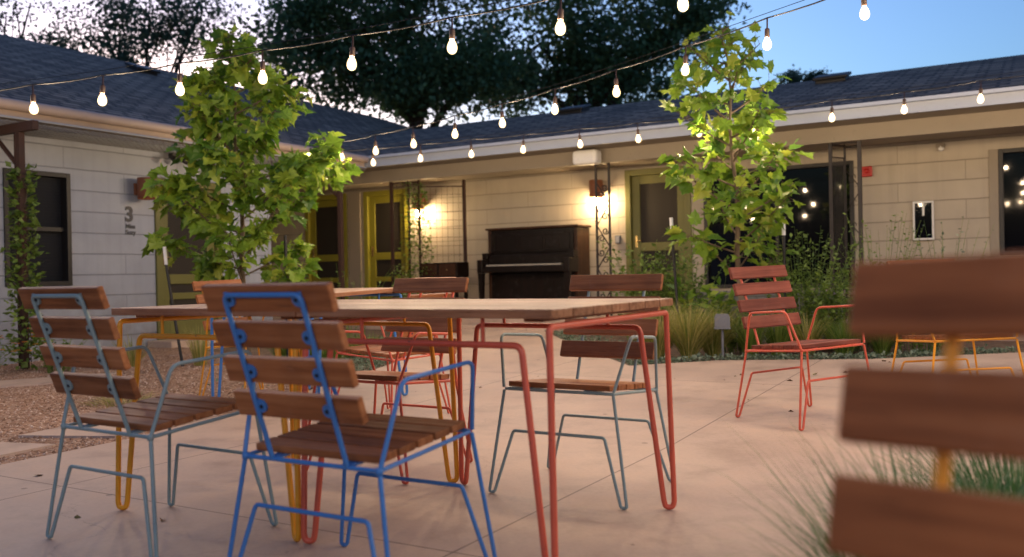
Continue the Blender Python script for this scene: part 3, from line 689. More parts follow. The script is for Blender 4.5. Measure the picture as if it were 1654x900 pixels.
# small fittings on the porch wall
t = yardthing('fire_alarm', 'small red fire alarm box high on the shaded porch wall', 'alarm', -1.86, 12.0, 2.04)
m = MB(); m.box((-.065, -.055, -.06), (.065, -.002, .07), .012); m.build('housing', M['red_alarm'], t); m = MB(); m.lathe([(0, .012), (.03, .01), (.034, 0)], 16, xf=Matrix.Translation((0, -.0555, .01)) @ Matrix.Rotation(math.pi / 2, 4, 'X')); m.build('strobe', M['red_alarm'], t)
t = yardthing('extinguisher_cabinet', 'white framed extinguisher cabinet with dark glass on porch wall', 'cabinet', -1.22, 12.0, 1.40)
m = MB(); w, h = .115, .235
for lo, hi in (((-w, -.06, -h), (-w + .02, -.004, h)), ((w - .02, -.06, -h), (w, -.004, h)), ((-w + .02, -.06, h - .022), (w - .02, -.004, h)), ((-w + .02, -.06, -h), (w - .02, -.004, -h + .022))): m.box(lo, hi, .002)
m.build('frame', M['white'], t); m = MB(); m.box((-w + .02, -.042, -h + .022), (w - .02, -.037, h - .022)); m.box((-.012, -.045, .06), (.012, -.0425, h - .022), mi=1); m.build('pane', [M['glass'], M['white']], t)
t = yardthing('security_lamp', 'tiny white globe lamp under the ceiling above the extinguisher cabinet', 'lamp', -1.02, 12.0, 2.27)
m = MB(); m.box((-.05, -.04, 0), (.05, -.002, .05), .006); m.build('mount', M['cream'], t); m = MB(); m.lathe([(0, -.045), (.024, -.04), (.034, -.015), (.026, .0), (0, .0)], 14, xf=Matrix.Translation((.01, -.06, .0))); m.tube([(0, -.03, .02), (.01, -.06, .0)], .008, 6); m.build('globe', M['white'], t)
t = yardthing('wall_outlet', 'small grey outdoor socket box beside the dull olive door', 'outlet', -5.26, 12.0, 1.32)
m = MB(); m.box((-.04, -.05, -.06), (.04, -.002, .06), .008); m.build('housing', M['grey_box'], t); m = MB(); m.box((-.028, -.056, -.045), (.028, -.051, .045), .002); m.build('cover', M['steel'], t)

# ---------------------------------------------------------------- steel pergola along the left wing
t = yardthing('steel_pergola', 'rusted steel pergola with wire mesh top along the white side wing', 'pergola', 0, 0, 0)
PP = -8.46
for q in (5.07, 9.65):
    m = MB(); m.box((PP - .03, q - .03, .03), (PP + .03, q + .03, 2.31), .003)
    if q < 6: m.tube([(PP - .08, q, .05), (PP - .08, q, 2.3)], .014, 8)
    m.build('post', M['rust'], t)
    m = MB(); m.box((-9.18, q - .03, 2.312), (PP + .26, q + .03, 2.40), .003); m.build('beam', M['rust'], t)
    m = MB(); m.tube([(PP - .03, q, 1.98), (PP - .42, q, 2.312)], .022, 8); m.build('brace', M['rust'], t)
m = MB(); m.tube([(PP + .02, 3.0, 2.44), (PP + .02, 10.2, 2.44)], .012, 6); m.tube([(-9.17, 3.0, 2.43), (-9.17, 10.2, 2.43)], .012, 6); m.build('rail', M['steel'], t)
m = MB(); q = 3.0
while q < 10.2: m.tube([(PP + .02, q, 2.415), (-9.17, q, 2.415)], .0032, 4, cap=False); q += .075
p = -9.15
while p < PP: m.tube([(p, 3.0, 2.409), (p, 10.2, 2.409)], .0032, 4, cap=False); p += .075
m.build('wire_mesh', M['steel'], t)
t = yardthing('flood_light', 'small black twin floodlight under the pergola beside the left sapling', 'lamp', -9.1, 7.35, 2.36)
m = MB(); m.box((.0, -.06, -.02), (.08, .06, .04), .006); m.build('mount', M['black'], t)
for s in (-1, 1):
    m = MB(); m.lathe([(0, 0), (.03, 0), (.042, .07), (.042, .09), (0, .085)], 14, xf=Matrix.Translation((.09, s * .07, -.03)) @ Matrix.Rotation(R(110), 4, 'Y')); m.build('lamp_head', M['black'], t)

# ---------------------------------------------------------------- string lights
def bulb_meshes():
    m = MB(); m.lathe([(0, .0), (.005, .0), (.005, -.062), (.0135, -.066), (.0155, -.075), (.0155, -.115), (.013, -.121), (0, -.121)], 12); s = m.mesh('socket', [M['socket']])
    m = MB(); m.lathe([(0, -.122), (.012, -.123), (.020, -.136), (.0265, -.156), (.027, -.171), (.021, -.187), (.010, -.195), (0, -.197)], 14); b = m.mesh('bulb', [M['bulb']]); return s, b
SOCK, BULBM = bulb_meshes()
FIL = D.lights.new('filament', 'POINT'); FIL.energy = LAMP_W; FIL.color = (1, .72, .45); FIL.shadow_soft_size = .015
def strand(first, step, zs, pre, post, label, back=None, wire=True):
    t = thing('string_light', label, 'string lights', group='strings of bulbs over the courtyard'); n = len(zs); pts = []
    idx = list(range(-pre, n + post))
    def zz(i):
        if i < 0: return zs[0] + (zs[0] - zs[1]) * -i * (.6 if i < -3 else 1)
        if i >= n: return zs[-1] + (zs[-1] - zs[-2]) * (i - n + 1)
        return zs[i]
    off = .155
    P = [Vector((first[0] + i * step[0], first[1] + i * step[1], zz(i) + off)) for i in idx]
    if back:                                       # added unseen run of bulbs behind the camera, fills the near furniture
        a = P[-1]; b = Vector(back); k = int((b - a).length / .61); P += [a.lerp(b, j / k) - Vector((0, 0, .5 * (j / k) * (1 - j / k))) for j in range(1, k + 1)]
    dense = []
    for a, b in zip(P[:-1], P[1:]):
        for k in range(4): f = k / 4; dense.append(a.lerp(b, f) - Vector((0, 0, .045 * f * (1 - f))))
    dense.append(P[-1]); m = MB(); m.tube(dense, .0045, 6); m.build('cable', M['cable'], t)
    if wire: m = MB(); m.tube([p + Vector((0, 0, .03)) for p in P], .0022, 5); m.build('support_wire', M['cable'], t)
    for p in P:
        o = D.objects.new('socket', SOCK); COL.objects.link(o); o.parent = t; o.location = p; o.rotation_euler = (random.uniform(-.06, .06), random.uniform(-.06, .06), 0)
        b = D.objects.new('bulb', BULBM); COL.objects.link(b); b.parent = o
        g = D.objects.new('filament', FIL); COL.objects.link(g); g.parent = b; g.location = (0, 0, -.155)
    return t
strand((-3.12, 5.897), (.566, -.2267), [2.0, 2.0, 2.01, 2.02, 2.035, 2.06, 2.09, 2.13], 4, 9, 'string of bulbs drooping across the top left, nearest to the camera, plus an added unseen run behind it', (-5.5, -4.2, 2.75))  # last argument ends the added fill run behind the camera
strand((2.007, 5.056), (-.4122, .4497), [2.28, 2.23, 2.18, 2.135, 2.10, 2.08, 2.07, 2.06, 2.065, 2.07], 11, 1, 'string of bulbs running from the blue sky down to the roof corner')
strand((4.10, 7.791), (-.564, .2325), [2.29, 2.25, 2.23, 2.2, 2.185, 2.175, 2.165, 2.155, 2.15, 2.145, 2.14, 2.15], 7, 1, 'long string of bulbs running in front of the white fascia')

# ---------------------------------------------------------------- foliage
LEAF = [(0, 0), (.20, -.10), (.27, .06), (.50, .10), (.40, .26), (.56, .50), (.34, .48), (.27, .68), (.14, .74), (0, 1.0)]
LEAF = LEAF + [(-x, y) for x, y in LEAF[-2:0:-1]]
LV = np.array([(0, .36, 0)] + [(x, y, 0) for x, y in LEAF]); NL = len(LEAF)
LV[:, 2] = .22 * np.abs(LV[:, 0]) - .22 * (LV[:, 1] - .3) ** 2
LF = np.array([(0, i + 1, (i + 1) % NL + 1) for i in range(NL)])
def leaves(pos, dirs, sizes, tones, V=LV, F=LF, flat=.0):
    """pos n*3, dirs: leaf axis (stem to tip); leaves face roughly up and out"""
    n = len(pos); d = dirs / np.linalg.norm(dirs, axis=1, keepdims=True)
    up = np.tile((0., 0, 1.), (n, 1)) + rng.normal(0, .45, (n, 3)); x = np.cross(d, up); x /= np.linalg.norm(x, axis=1, keepdims=True); z = np.cross(x, d)
    VX = np.repeat(V[None, :, :], n, 0).copy(); cu = rng.normal(0, .28, (n, 1)); VX[:, :, 2] += cu * (V[None, :, 0] ** 2 * 2 - (V[None, :, 1] - .3) ** 2) + rng.normal(0, .035, VX.shape[:2]); VX[:, :, 0] *= rng.uniform(.75, 1.12, (n, 1))
    VV = (VX[:, :, 0, None] * x[:, None] + VX[:, :, 1, None] * d[:, None] + VX[:, :, 2, None] * z[:, None]) * sizes[:, None, None] + pos[:, None]
    FF = F[None] + (np.arange(n) * len(V))[:, None, None]
    return VV.reshape(-1, 3), FF.reshape(-1, F.shape[1]), np.repeat(tones, len(V))
def sapling(x, y, prof, nleaf, size, label, lean, seed, nbr=30, low=.55, bias=None):
    rng_ = np.random.default_rng(seed); z0 = G(x, y) - .03; t = thing('sycamore_sapling', label, 'tree', (x, y, z0))
    H = prof[-1][0] - z0; zs = [a for a, b in prof]; rs = [b for a, b in prof]
    tr = MB(); tp = [Vector((lean[0] * (k / 10) ** 1.5 + .02 * math.sin(k * 1.7), lean[1] * (k / 10), H * .97 * k / 10)) for k in range(11)]
    tr.tube(tp, [.034 * (1 - .85 * k / 10) for k in range(11)], 8); pos = []; dr = []; 
    for b in range(nbr):
        f = low * .45 + (1 - low * .45) * (b + .5) / nbr; k = f * 10; i = min(int(k), 9); base = tp[i].lerp(tp[i + 1], k - i)
        a = b * 2.4 + rng_.uniform(-.4, .4)
        ze = base.z + z0; rise = rng_.uniform(.35, .8); L = np.interp(ze + .25, zs, rs) * rng_.uniform(.72, 1.1)
        if bias: L *= 1 + bias * math.cos(a)
        e = base + Vector((math.cos(a) * L, math.sin(a) * L * .85, L * rise)); mid = base.lerp(e, .5) + Vector((0, 0, -.06 * L))
        c = [base.lerp(mid, s).lerp(mid.lerp(e, s), s) for s in np.linspace(0, 1, 7)]
        tr.tube(c, [.011 * (1 - .75 * j / 6) for j in range(7)], 6)
        nl = max(3, int(nleaf / nbr * (L / np.mean(rs)) ** .8))
        for j in range(nl):
            s = .28 + .72 * rng_.random() ** .8; q = c[min(int(s * 6), 5)].lerp(c[min(int(s * 6), 5) + 1], s * 6 - int(s * 6)) if s < 1 else c[6]
            o = Vector(rng_.normal(0, 1, 3)); o.z = o.z * .7 + .15; o.normalize(); w = rng_.uniform(.03, .13); P0 = q + o * w
            tr.tube([q, P0], .0022, 3, cap=False)
            pos.append(P0); dv = Vector((math.cos(a), math.sin(a), -.25)) * .7 + o + Vector(rng_.normal(0, .35, 3)) + Vector((0, 0, -.3)); dr.append(dv)
    o = tr.build('trunk', M['sap_bark'], t); n = len(pos)
    sz = rng_.uniform(size[0] * .55, size[1], n) * np.where(rng_.random(n) < .2, .6, 1); tone = np.clip(rng_.normal(.60, .25, n), 0, 1)
    v, f, tt = leaves(np.array(pos), np.array(dr), sz, tone)
    npmesh('crown', v, f, tt, M['syc'], parent=t, smooth=False); return t
sapling(-2.60, 8.75, [(.75, .45), (.95, .62), (1.2, .88), (1.55, 1.0), (1.85, .98), (2.15, .78), (2.5, .6), (2.8, .46), (3.1, .27), (3.36, .08)], 2000, (.11, .19), 'bushy young sycamore in front of the white side wing', (-.12, .05), 3, 38, .42, .14)
sapling(2.16, 8.45, [(.75, .40), (1.1, .60), (1.4, .72), (1.7, .70), (2.0, .52), (2.3, .52), (2.6, .56), (2.85, .50), (3.05, .26), (3.22, .08)], 700, (.12, .2), 'open young sycamore with bare lower stem in front of the dark porch window', (-.12, 0), 8, 32, .42)
def stake(x, y, h, label, lean=(0, 0), tip='white'):
    t = thing('tree_stake', label, 'stake', (x, y, G(x, y) - .04), group='stakes beside the saplings')
    m = MB(); m.tube([(0, 0, 0), (lean[0], lean[1], h)], .014, 6); m.build('pole', M['black'], t)
    m = MB(); m.tube([(lean[0], lean[1], h), (lean[0] * 1.1, lean[1] * 1.1, h + .17)], .017, 8); m.build('tip', M[tip], t)
stake(-3.15, 8.55, 1.0, 'leaning dark stake with white tip left of the bushy sapling', (-.14, 0))
stake(-2.2, 8.75, 1.08, 'dark upright stake right of the bushy sapling', (.0, 0), 'black')
stake(1.62, 8.7, 1.12, 'dark leaning stake with white tip left of the open sapling', (-.06, 0))
stake(2.55, 8.4, 1.08, 'dark stake with white tip right of the open sapling', (.0, 0))

QV = np.array([(0, 0, 0), (.42, .45, .08), (0, 1, 0), (-.42, .45, .08)]); QF = np.array([(0, 1, 2, 3)])
def big_tree(label, base, lobes, nclump, nleaf, size, mat, trunk, name='shade_tree', spread=.55, limbs=()):
    t = thing(name, label, 'tree', base); B = np.array(base); m = MB()
    top = Vector(trunk[1]); m.tube([(0, 0, -.1), (top.x * .3, top.y * .3, top.z * .45), tuple(top)], [trunk[0], trunk[0] * .8, trunk[0] * .5], 10)
    P = []; T = []
    for (c, r, dens) in lobes:
        c = np.array(c) - B; r = np.array(r)
        cc = Vector(c); fork = top.lerp(Vector((top.x * .3, top.y * .3, top.z * .45)), rng.uniform(0, .6)); md = fork.lerp(cc, .5) + Vector((0, 0, .12 * (cc - fork).length))
        pts = [fork.lerp(md, s).lerp(md.lerp(cc, s), s) for s in np.linspace(0, 1, 8)]; m.tube(pts, [trunk[0] * .42 * (1 - .75 * j / 7) for j in range(8)], 7)
        for k in range(int(nclump * dens)):
            d = rng.normal(0, 1, 3); d /= np.linalg.norm(d); q = c + d * r * rng.uniform(.35, 1.0) ** .6
            if k % 4 == 0: 
                a = pts[rng.integers(3, 8)]; m.tube([a, a.lerp(Vector(q), .5) + Vector((0, 0, .15)), Vector(q)], [.045, .028, .012], 5, cap=False)
            n = int(nleaf * rng.uniform(.5, 1.4)); P.append(q + rng.normal(0, 1, (n, 3)) * spread * rng.uniform(.6, 1.2) * np.array([1, 1, .6])); T.append(np.clip(rng.normal(rng.uniform(.2, .8), .15, n), 0, 1))
    m.build('trunk', M['bark'], t); P = np.concatenate(P); T = np.concatenate(T)
    v, f, tt = leaves(P, rng.normal(0, 1, P.shape) + (0, 0, -.2), rng.uniform(size[0], size[1], len(P)), T, QV, QF)
    npmesh('crown', v, f, tt, mat, parent=t)

big_tree('broad dark green tree behind the roof corner, filling the top centre', (-3.46, 30, 0.1), [((-6.35, 30, 8.18), (1.86, 1.49, 1.55), 0.9), ((-7.42, 31, 9.62), (1.28, 1.03, 1.07), 0.4), ((-5.32, 30, 9.3), (2.28, 1.82, 1.86), 1.1), ((-4.28, 30, 7.83), (2.28, 1.82, 1.34), 1.0), ((-2.14, 29, 8.56), (2.2, 1.76, 2.0), 1.2), ((-2.54, 29, 6.77), (1.6, 1.28, 0.76), 0.5), ((-1.14, 29, 7.34), (1.8, 1.44, 1.3), 0.9), ((-4.0, 31, 11.48), (3.85, 3.08, 1.71), 1.2)],
         34, 120, (.12, .23), M['oak'], (.42, (.4, 0, 6.5)))
big_tree('second dark tree beyond the right wing roof, its edge against the blue sky', (2.94, 32, 0.1), [((1.17, 32, 9.06), (2.65, 2.12, 2.21), 1.3), ((0.51, 32, 7.53), (1.54, 1.24, 0.99), 0.6), ((3.38, 32, 9.24), (2.43, 1.94, 2.1), 1.2), ((2.94, 32, 7.48), (1.77, 1.41, 0.99), 0.6), ((4.7, 32, 8.11), (1.54, 1.24, 1.32), 0.7), ((5.58, 32, 9.42), (1.32, 1.06, 1.21), 0.6), ((6.58, 32, 10.17), (1.06, 0.85, 0.93), 0.4), ((2.12, 33, 12.03), (4.55, 3.64, 1.82), 1.2)],
         34, 120, (.12, .23), M['oak'], (.42, (-.3, 0, 6.8)))
big_tree('airy grey green tree with sky showing through behind the side wing', (-14.82, 36, 0.1), [((-16.31, 36, 11.19), (1.74, 1.39, 1.37), 0.45), ((-17.55, 36, 10.35), (1.24, 0.99, 0.62), 0.2), ((-14.33, 36, 11.52), (1.99, 1.59, 1.24), 0.5), ((-15.32, 36, 10.05), (1.49, 1.19, 0.62), 0.3), ((-12.34, 36, 11.36), (1.49, 1.19, 1.12), 0.3), ((-13.08, 36, 10.26), (1.49, 1.19, 0.62), 0.2), ((-10.6, 36, 9.83), (0.62, 0.5, 0.62), 0.08)],
         62, 70, (.10, .2), M['pale_leaf'], (.3, (.2, 0, 6.6)), spread=.5)
big_tree('sparse nearly bare tree at the far left above the roof', (-21.94, 38, 0.1), [((-21.15, 38, 12.24), (0.92, 0.73, 0.66), 0.1), ((-22.46, 38, 12.92), (1.31, 1.05, 1.31), 0.15), ((-20.1, 38, 12.74), (0.92, 0.73, 0.52), 0.06)],
         90, 40, (.12, .2), M['pale_leaf'], (.28, (.3, 0, 7.5)), spread=.7)
big_tree('low distant treetops showing just above the right roof ridge', (19.78, 60, 0.1), [((18.95, 60, 13.52), (0.74, 0.6, 0.33), 0.12), ((20.61, 60, 13.57), (0.66, 0.53, 0.29), 0.12)],
         120, 60, (.14, .26), M['pale_leaf'], (.25, (0, 0, 10)), spread=.35)

# grasses and bed plants
def blades(n, h, spread, width, droop, seed, base_r=.05, lean=(0, 0)):
    r = np.random.default_rng(seed); V = []; F = []; T = []
    for i in range(n):
        a = r.uniform(0, 6.283); b = base_r * math.sqrt(r.random()); L = h * r.uniform(.55, 1.1); s = spread * r.uniform(.15, 1.1)
        c = Vector((math.cos(a) * b, math.sin(a) * b, 0)); dx, dy = math.cos(a) * s + lean[0], math.sin(a) * s + lean[1]; w = width * r.uniform(.6, 1.2); tw = a + math.pi / 2 + r.uniform(-.8, .8)
        sx, sy = math.cos(tw) * w, math.sin(tw) * w; o = len(V); dr = droop * r.uniform(.3, 1.2); t = r.random()
        for k in range(6):
            f = k / 5; p = (c.x + dx * f ** 1.5, c.y + dy * f ** 1.5, L * (f - dr * f ** 3)); q = (1 - f ** 2) * (1 if k else .7)
            V += [(p[0] - sx * q, p[1] - sy * q, p[2]), (p[0] + sx * q, p[1] + sy * q, p[2])]; T += [t, t]
        for k in range(5): F.append((o + 2 * k, o + 2 * k + 1, o + 2 * k + 3, o + 2 * k + 2))
    return V, F, T
def grass(label, x, y, n, h, spread, width, droop, mat, seed, base_r=.06, lean=(0, 0), name='grass_clump'):
    V, F, T = blades(n, h, spread, width, droop, seed, base_r, lean); o = npmesh(name, V, F, T, M[mat], loc=(x, y, G(x, y) - .03))
    tag(o, label, 'grass', 'ornamental grass clumps'); return o
def stems(label, x, y, n, h, spread, mat, seed, leaf=.03, per=16, flower=None, name='bed_plant', cat='plant', base_r=.1):
    r = np.random.default_rng(seed); t = thing(name, label, cat, (x, y, G(x, y) - .03), group='plants of the porch bed'); m = MB(); P = []; Dd = []; fl = []
    for i in range(n):
        a = r.uniform(0, 6.283); b = base_r * math.sqrt(r.random()); L = h * r.uniform(.55, 1.08); s = spread * r.uniform(.1, 1.1)
        c = [Vector((math.cos(a) * (b + s * f ** 1.6), math.sin(a) * (b + s * f ** 1.6), L * f * (1 - .12 * f))) for f in np.linspace(0, 1, 6)]
        m.tube(c, [.0032, .003, .0026, .0022, .0016, .001], 4, cap=False)
        for k in range(per):
            f = r.uniform(.12, 1) * 4.999; q = c[int(f)].lerp(c[int(f) + 1], f - int(f)); P.append(q); Dd.append((r.normal(0, 1), r.normal(0, 1), r.uniform(-.1, .9)))
        if flower and r.random() < flower[1]: fl.append(c[-1])
    m.build('stem', M['vine'], t); n_ = len(P)
    v, f, tt = leaves(np.array(P), np.array(Dd), r.uniform(leaf * .6, leaf * 1.4, n_), r.random(n_), QV * (.7, 1, 1), QF); npmesh('foliage', v, f, tt, M[mat], parent=t)
    if fl:
        m = MB()
        for p in fl:
            for j in range(5):
                a = j * 1.2566; m.add([p, p + Vector((math.cos(a - .4) * .018, math.sin(a - .4) * .018, .006)), p + Vector((math.cos(a) * .028, math.sin(a) * .028, .002)), p + Vector((math.cos(a + .4) * .018, math.sin(a + .4) * .018, .006))], [(0, 1, 2, 3)])
        m.build('blossom', M[flower[0]], t)
    return t
stems('tall airy green plant with fine stems in front of the dull olive door', 1.46, 9.75, 70, 1.15, .36, 'vine', 1, .05, 22, base_r=.22)
stems('tall airy green plant beside the low grey block planter', 1.80, 9.6, 60, 1.0, .32, 'vine', 2, .05, 22, base_r=.2)
stems('tall feathery plant in front of the corner column with bars', 2.80, 8.5, 90, 1.25, .34, 'vine', 3, .045, 26, base_r=.2)
stems('mid height feathery plant just right of the lone red chair', 3.08, 8.2, 80, .85, .30, 'vine', 4, .045, 24, base_r=.2)
stems('thin tall plant against the wall between alarm and extinguisher cabinet', 3.55, 8.6, 46, 1.35, .40, 'vine', 5, .032, 16, base_r=.2)
stems('wispy plant rising below the extinguisher cabinet', 4.1, 8.5, 34, 1.25, .45, 'sage', 6, .03, 14, base_r=.22)
stems('low leafy plant with white blossoms behind the grey path light', 2.10, 8.35, 40, .50, .26, 'vine', 7, .05, 20, ('white_petal', .12), base_r=.16)
stems('leafy plant with broad bright leaves spilling over the block planter', 1.98, 9.15, 26, .72, .32, 'syc', 8, .13, 9, base_r=.15)
stems('low green plant at the far right of the bed', 3.6, 7.9, 50, .55, .34, 'vine', 9, .045, 20, base_r=.25)
stems('airy weedy plant in front of the lit board wall left of the walk', -1.95, 10.6, 26, 1.0, .45, 'vine', 10, .035, 12, base_r=.2)
stems('small potted looking plant with white blossom below the trellis', -1.32, 11.2, 26, .58, .22, 'vine', 11, .06, 18, ('white_petal', .3), base_r=.08)
stems('low plant with orange blossoms left of the vine post', -4.85, 8.1, 30, .42, .28, 'vine', 12, .04, 14, ('petal', .7), base_r=.15)
stems('low plant with orange blossoms right of the vine post', -4.28, 8.45, 30, .46, .24, 'vine', 13, .04, 14, ('petal', .7), base_r=.12)
grass('straw coloured feather grass by the open end of the walk', 1.30, 8.05, 520, .58, .48, .0032, .25, 'straw', 21)
grass('straw coloured feather grass beside the red table leg', 1.55, 7.95, 600, .60, .52, .0032, .25, 'straw', 22)
grass('straw coloured feather grass left of the grey path light', 1.80, 8.1, 520, .54, .48, .0032, .28, 'straw', 23)
grass('green grass clump right of the grey path light', 2.10, 7.95, 300, .46, .26, .004, .25, 'grass', 24)
grass('green grass clump behind the arm of the lone red chair', 2.36, 8.0, 320, .52, .30, .004, .25, 'grass', 25)
grass('pale grass seen through the lone red chair back', 2.62, 8.0, 300, .45, .30, .0035, .3, 'straw', 26)
grass('green grass clump right behind the seat of the lone red chair', 2.88, 7.8, 320, .42, .30, .004, .3, 'grass', 27)
grass('green grass clump beside the blurred chair edge', 3.2, 7.8, 320, .46, .32, .004, .3, 'grass', 28)
grass('bright green grass at the left bed nearest the walk', -1.45, 8.9, 420, .30, .24, .004, .3, 'grass', 31, .2)
grass('bright green grass in the middle of the left bed', -1.8, 8.7, 420, .32, .24, .004, .3, 'grass', 32, .2)
grass('bright green grass below the bushy sapling', -2.2, 9.0, 420, .34, .26, .004, .3, 'grass', 33, .2)
grass('thin dry grass tuft by the dark stake in the gravel', -3.0, 8.6, 140, .46, .14, .003, .15, 'straw', 34)
grass('sparse grey green grass tuft beside the door step', -3.7, 8.7, 160, .40, .26, .003, .3, 'straw', 35)
grass('low green tuft at the gravel edge behind the near teal chair', -2.75, 6.35, 260, .10, .22, .003, .4, 'straw', 36, .22)
grass('large blurred grass clump at the bottom right in front of the near chair', .80, 1.78, 900, .62, .36, .0023, .38, 'deep', 41, .09, (-.03, 0))
grass('second blurred grass clump behind the lower slats of the near chair', 1.28, 2.25, 1000, .60, .36, .0025, .35, 'deep', 42, .1)
grass('third blurred grass clump low behind the near chair on the right', 1.00, 1.95, 800, .58, .36, .0023, .38, 'deep', 43, .1)

def ground_cover():
    P = []
    def strip(pts, w, n):
        for a, b in zip(pts[:-1], pts[1:]):
            a = Vector(a); b = Vector(b); d = b - a; nn = Vector((-d.y, d.x)).normalized()
            for k in range(int(n * d.length)):
                q = a + d * rng.random() + nn * abs(rng.normal(0, w)); P.append((q.x, q.y))
    strip([(5.5, 7.30), (4.2, 7.45), (2.9, 7.36), (1.72, 7.60), (.98, 7.46)], -.12, 0)
    strip([(.98, 7.46), (1.72, 7.60), (2.9, 7.36), (4.2, 7.45)], .11, 700)
    strip([(.34, 11.4), (.66, 9.2), (.98, 7.5)], .22, 420)
    strip([(-1.36, 7.3), (-1.10, 8.3), (-1.22, 10.6)], .30, 700)
    strip([(-1.36, 7.3), (-1.9, 8.0)], .25, 900)
    n = len(P); pos = np.array([(x, y, G(x, y) - .03 + rng.uniform(0, .05)) for x, y in P]); dr = rng.normal(0, 1, (n, 3)); dr[:, 2] = np.abs(dr[:, 2]) * .8
    v, f, tt = leaves(pos, dr, rng.uniform(.015, .04, n), rng.random(n), QV, QF); o = npmesh('ground_cover', v, f, tt, M['sage'])
    o['kind'] = 'stuff'; tag(o, 'low silvery green ground cover along the concrete edges')
ground_cover()
def fallen():
    P = []
    while len(P) < 45:
        x = rng.uniform(-2.5, 4.5); y = rng.uniform(2.2, 7.6); q = x * E2.x + y * E2.y
        if x > -2.0 + max(0, y - 4.8) * .35 - 0.3 * (4.8 - min(y, 4.8)) and rng.random() < .25 + .6 * (y > 6.2): P.append((x, y, G(x, y) + .004))
    n = len(P); a = rng.uniform(0, 6.283, n); d = np.stack([np.cos(a), np.sin(a), rng.normal(0, .08, n)], 1)
    v, f, tt = leaves(np.array(P), d, rng.uniform(.012, .045, n), rng.random(n), QV, QF); o = npmesh('leaf_litter', v, f, tt, M['litter']); o['kind'] = 'stuff'; tag(o, 'small dry leaf scraps scattered on the concrete')
fallen()
# block planter by the porch
t = thing('block_planter', 'low grey stacked block planter between bed plants and porch', 'planter', W(-3.35, 9.35, .05), YARD)
m = MB(); m.wall(0, 1.55, 0, .56, 0, .12, []); m.box((0, .121, 0), (.12, .55, .56)); m.box((1.43, .121, 0), (1.55, .55, .56)); m.box((.12, .43, 0), (1.43, .549, .56)); m.build('wall', M['grey_block'], t)
m = MB(); m.box((.121, .122, .3), (1.429, .429, .5)); m.build('soil', M['soil'], t)
# path light
t = thing('path_light', 'grey metal path light with a sloping hood on a thin post', 'lamp', (1.80, 7.72, G(1.8, 7.72) - .02), R(-12))
m = MB(); m.tube([(0, 0, 0), (0, 0, .26)], .011, 8); m.lathe([(0, .26), (.024, .262), (.03, .275), (0, .28)], 10); m.build('post', M['grey_box'], t)
m = MB(); m.prism([(-.064, .28), (.064, .28), (.064, .37), (.05, .395), (-.05, .395), (-.064, .37)], -.06, .06); m.box((-.07, -.068, .268), (.07, .068, .2795), .003); m.build('hood', M['grey_box'], t)
# climbers
def climber(name, label, pts, n, rad, leaf, mat, seed, nst=3):
    r = np.random.default_rng(seed); t = thing(name, label, 'vine', tuple(pts[0])); b = Vector(pts[0]); P = []; Dd = []; m = MB()
    C = [Vector(p) - b for p in pts]
    for k in range(nst):
        m.tube([c + Vector((math.cos(k * 2.1 + i * 1.3) * .045, math.sin(k * 2.1 + i * 1.3) * .045, 0)) for i, c in enumerate([C[0].lerp(C[-1], f) for f in np.linspace(0, 1, 14)])], .004, 4)
    for i in range(n):
        f = r.random() ** .9 * (len(C) - 1.001); c = C[int(f)].lerp(C[int(f) + 1], f - int(f)); a = r.uniform(0, 6.283); k = rad * r.uniform(.3, 1) * (1.1 - .5 * c.z / max(.1, C[-1].z)); e = Vector((math.cos(a), math.sin(a), r.uniform(-.4, .6)))
        q = c + e * k
        if i % 9 == 0: m.tube([c, c + e * k * 1.5], .0016, 3, cap=False); q = c + e * k * 1.5
        P.append(q); Dd.append(e + Vector(r.normal(0, .5, 3)))
    m.build('stem', M['bark'], t); v, f, tt = leaves(np.array(P), np.array(Dd), r.uniform(leaf * .6, leaf * 1.3, n), r.random(n), QV, QF); npmesh('foliage', v, f, tt, M[mat], parent=t)
climber('climbing_vine', 'green vine climbing the rusted pergola post by the blinds window', [W(-8.42, 5.07, .02), W(-8.42, 5.07, 1.0), W(-8.44, 5.07, 1.95)], 900, .15, .065, 'vine', 51)
climber('climbing_vine', 'thin vine climbing the wire trellis in front of the lit lamp', [W(-8.02, 11.0, FZ + .1), W(-8.1, 11.0, 1.3), W(-8.14, 11.0, 2.2)], 1300, .24, .045, 'vine', 52, 4)
climber('climbing_vine', 'bushier vine at the foot of the wire trellis against the olive door', [W(-8.4, 10.95, FZ - .1), W(-8.35, 10.95, .95)], 520, .26, .05, 'vine', 53)

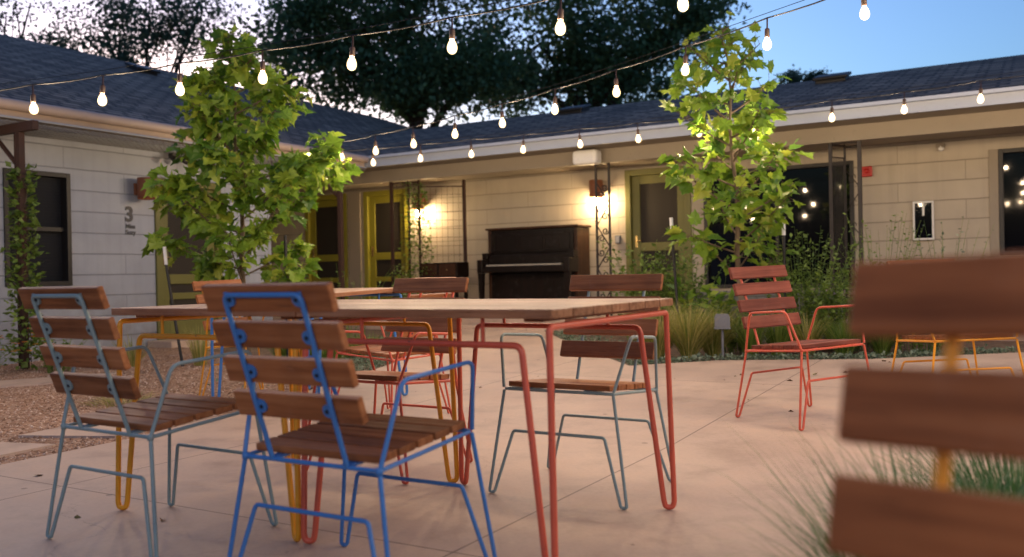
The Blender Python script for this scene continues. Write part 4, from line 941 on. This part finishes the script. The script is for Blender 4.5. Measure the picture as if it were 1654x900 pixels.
# ---------------------------------------------------------------- light, sky, camera
w = D.worlds.new('World'); S.world = w; w.use_nodes = True; nt = w.node_tree; bg = nt.nodes['Background']
sky = nt.nodes.new('ShaderNodeTexSky'); sky.sky_type = 'NISHITA'; sky.sun_disc = False
SKYK = .64
SUN_EL, SUN_AZ = 1.0, -22.0        # azimuth clockwise from the view direction (+Y)
sky.sun_elevation = R(SUN_EL); sky.sun_rotation = R(SUN_AZ); sky.altitude = 150; sky.air_density = 1.0; sky.dust_density = 2.2; sky.ozone_density = 3.4
gm = nt.nodes.new('ShaderNodeGamma'); gm.inputs['Gamma'].default_value = 1.55; hs = nt.nodes.new('ShaderNodeHueSaturation'); hs.inputs['Saturation'].default_value = .72; nt.links.new(sky.outputs[0], hs.inputs['Color']); mu = nt.nodes.new('ShaderNodeVectorMath'); mu.operation = 'MULTIPLY'; mu.inputs[1].default_value = (.97, 1.02, 1.0); nt.links.new(hs.outputs[0], mu.inputs[0]); nt.links.new(mu.outputs[0], gm.inputs['Color'])
sc_ = nt.nodes.new('ShaderNodeVectorMath'); sc_.operation = 'SCALE'; sc_.inputs['Scale'].default_value = SKYK; nt.links.new(gm.outputs[0], sc_.inputs[0])
nt.links.new(sc_.outputs[0], bg.inputs['Color']); bg.inputs['Strength'].default_value = .12
l = D.lights.new('sun', 'SUN'); l.energy = .05; l.angle = R(12); l.color = (1, .72, .5)
so = D.objects.new('sun', l); COL.objects.link(so)
d = Vector((math.sin(R(SUN_AZ)) * math.cos(R(SUN_EL)), math.cos(R(SUN_AZ)) * math.cos(R(SUN_EL)), math.sin(R(SUN_EL))))
so.rotation_euler = (-d).to_track_quat('-Z', 'Y').to_euler(); so.location = (0, 0, 20)

cam = D.cameras.new('camera'); co = D.objects.new('camera', cam); COL.objects.link(co); S.camera = co
r_ = .02; pt = math.atan(6.5 / 1450); up0 = Vector((0, math.sin(pt), math.cos(pt))); fw = Vector((0, math.cos(pt), -math.sin(pt))); rt0 = Vector((1, 0, 0))
rt = rt0 * math.cos(r_) - up0 * math.sin(r_); up = rt0 * math.sin(r_) + up0 * math.cos(r_)
mx = Matrix.Identity(4)
for i in range(3): mx[i][0], mx[i][1], mx[i][2] = rt[i], up[i], -fw[i]
mx.translation = (0, 0, .845); co.matrix_world = mx
cam.sensor_width = 36; cam.lens = 31.56; cam.clip_start = .05; cam.clip_end = 2000
cam.dof.use_dof = True; cam.dof.focus_distance = 4.6; cam.dof.aperture_fstop = 2.2; cam.dof.aperture_blades = 9
S.view_settings.view_transform = 'Standard'; S.view_settings.look = 'None'; S.view_settings.gamma = 1; S.view_settings.exposure = 3.85
S.cycles.use_denoising = True; S.cycles.max_bounces = 8; S.cycles.sample_clamp_indirect = 6
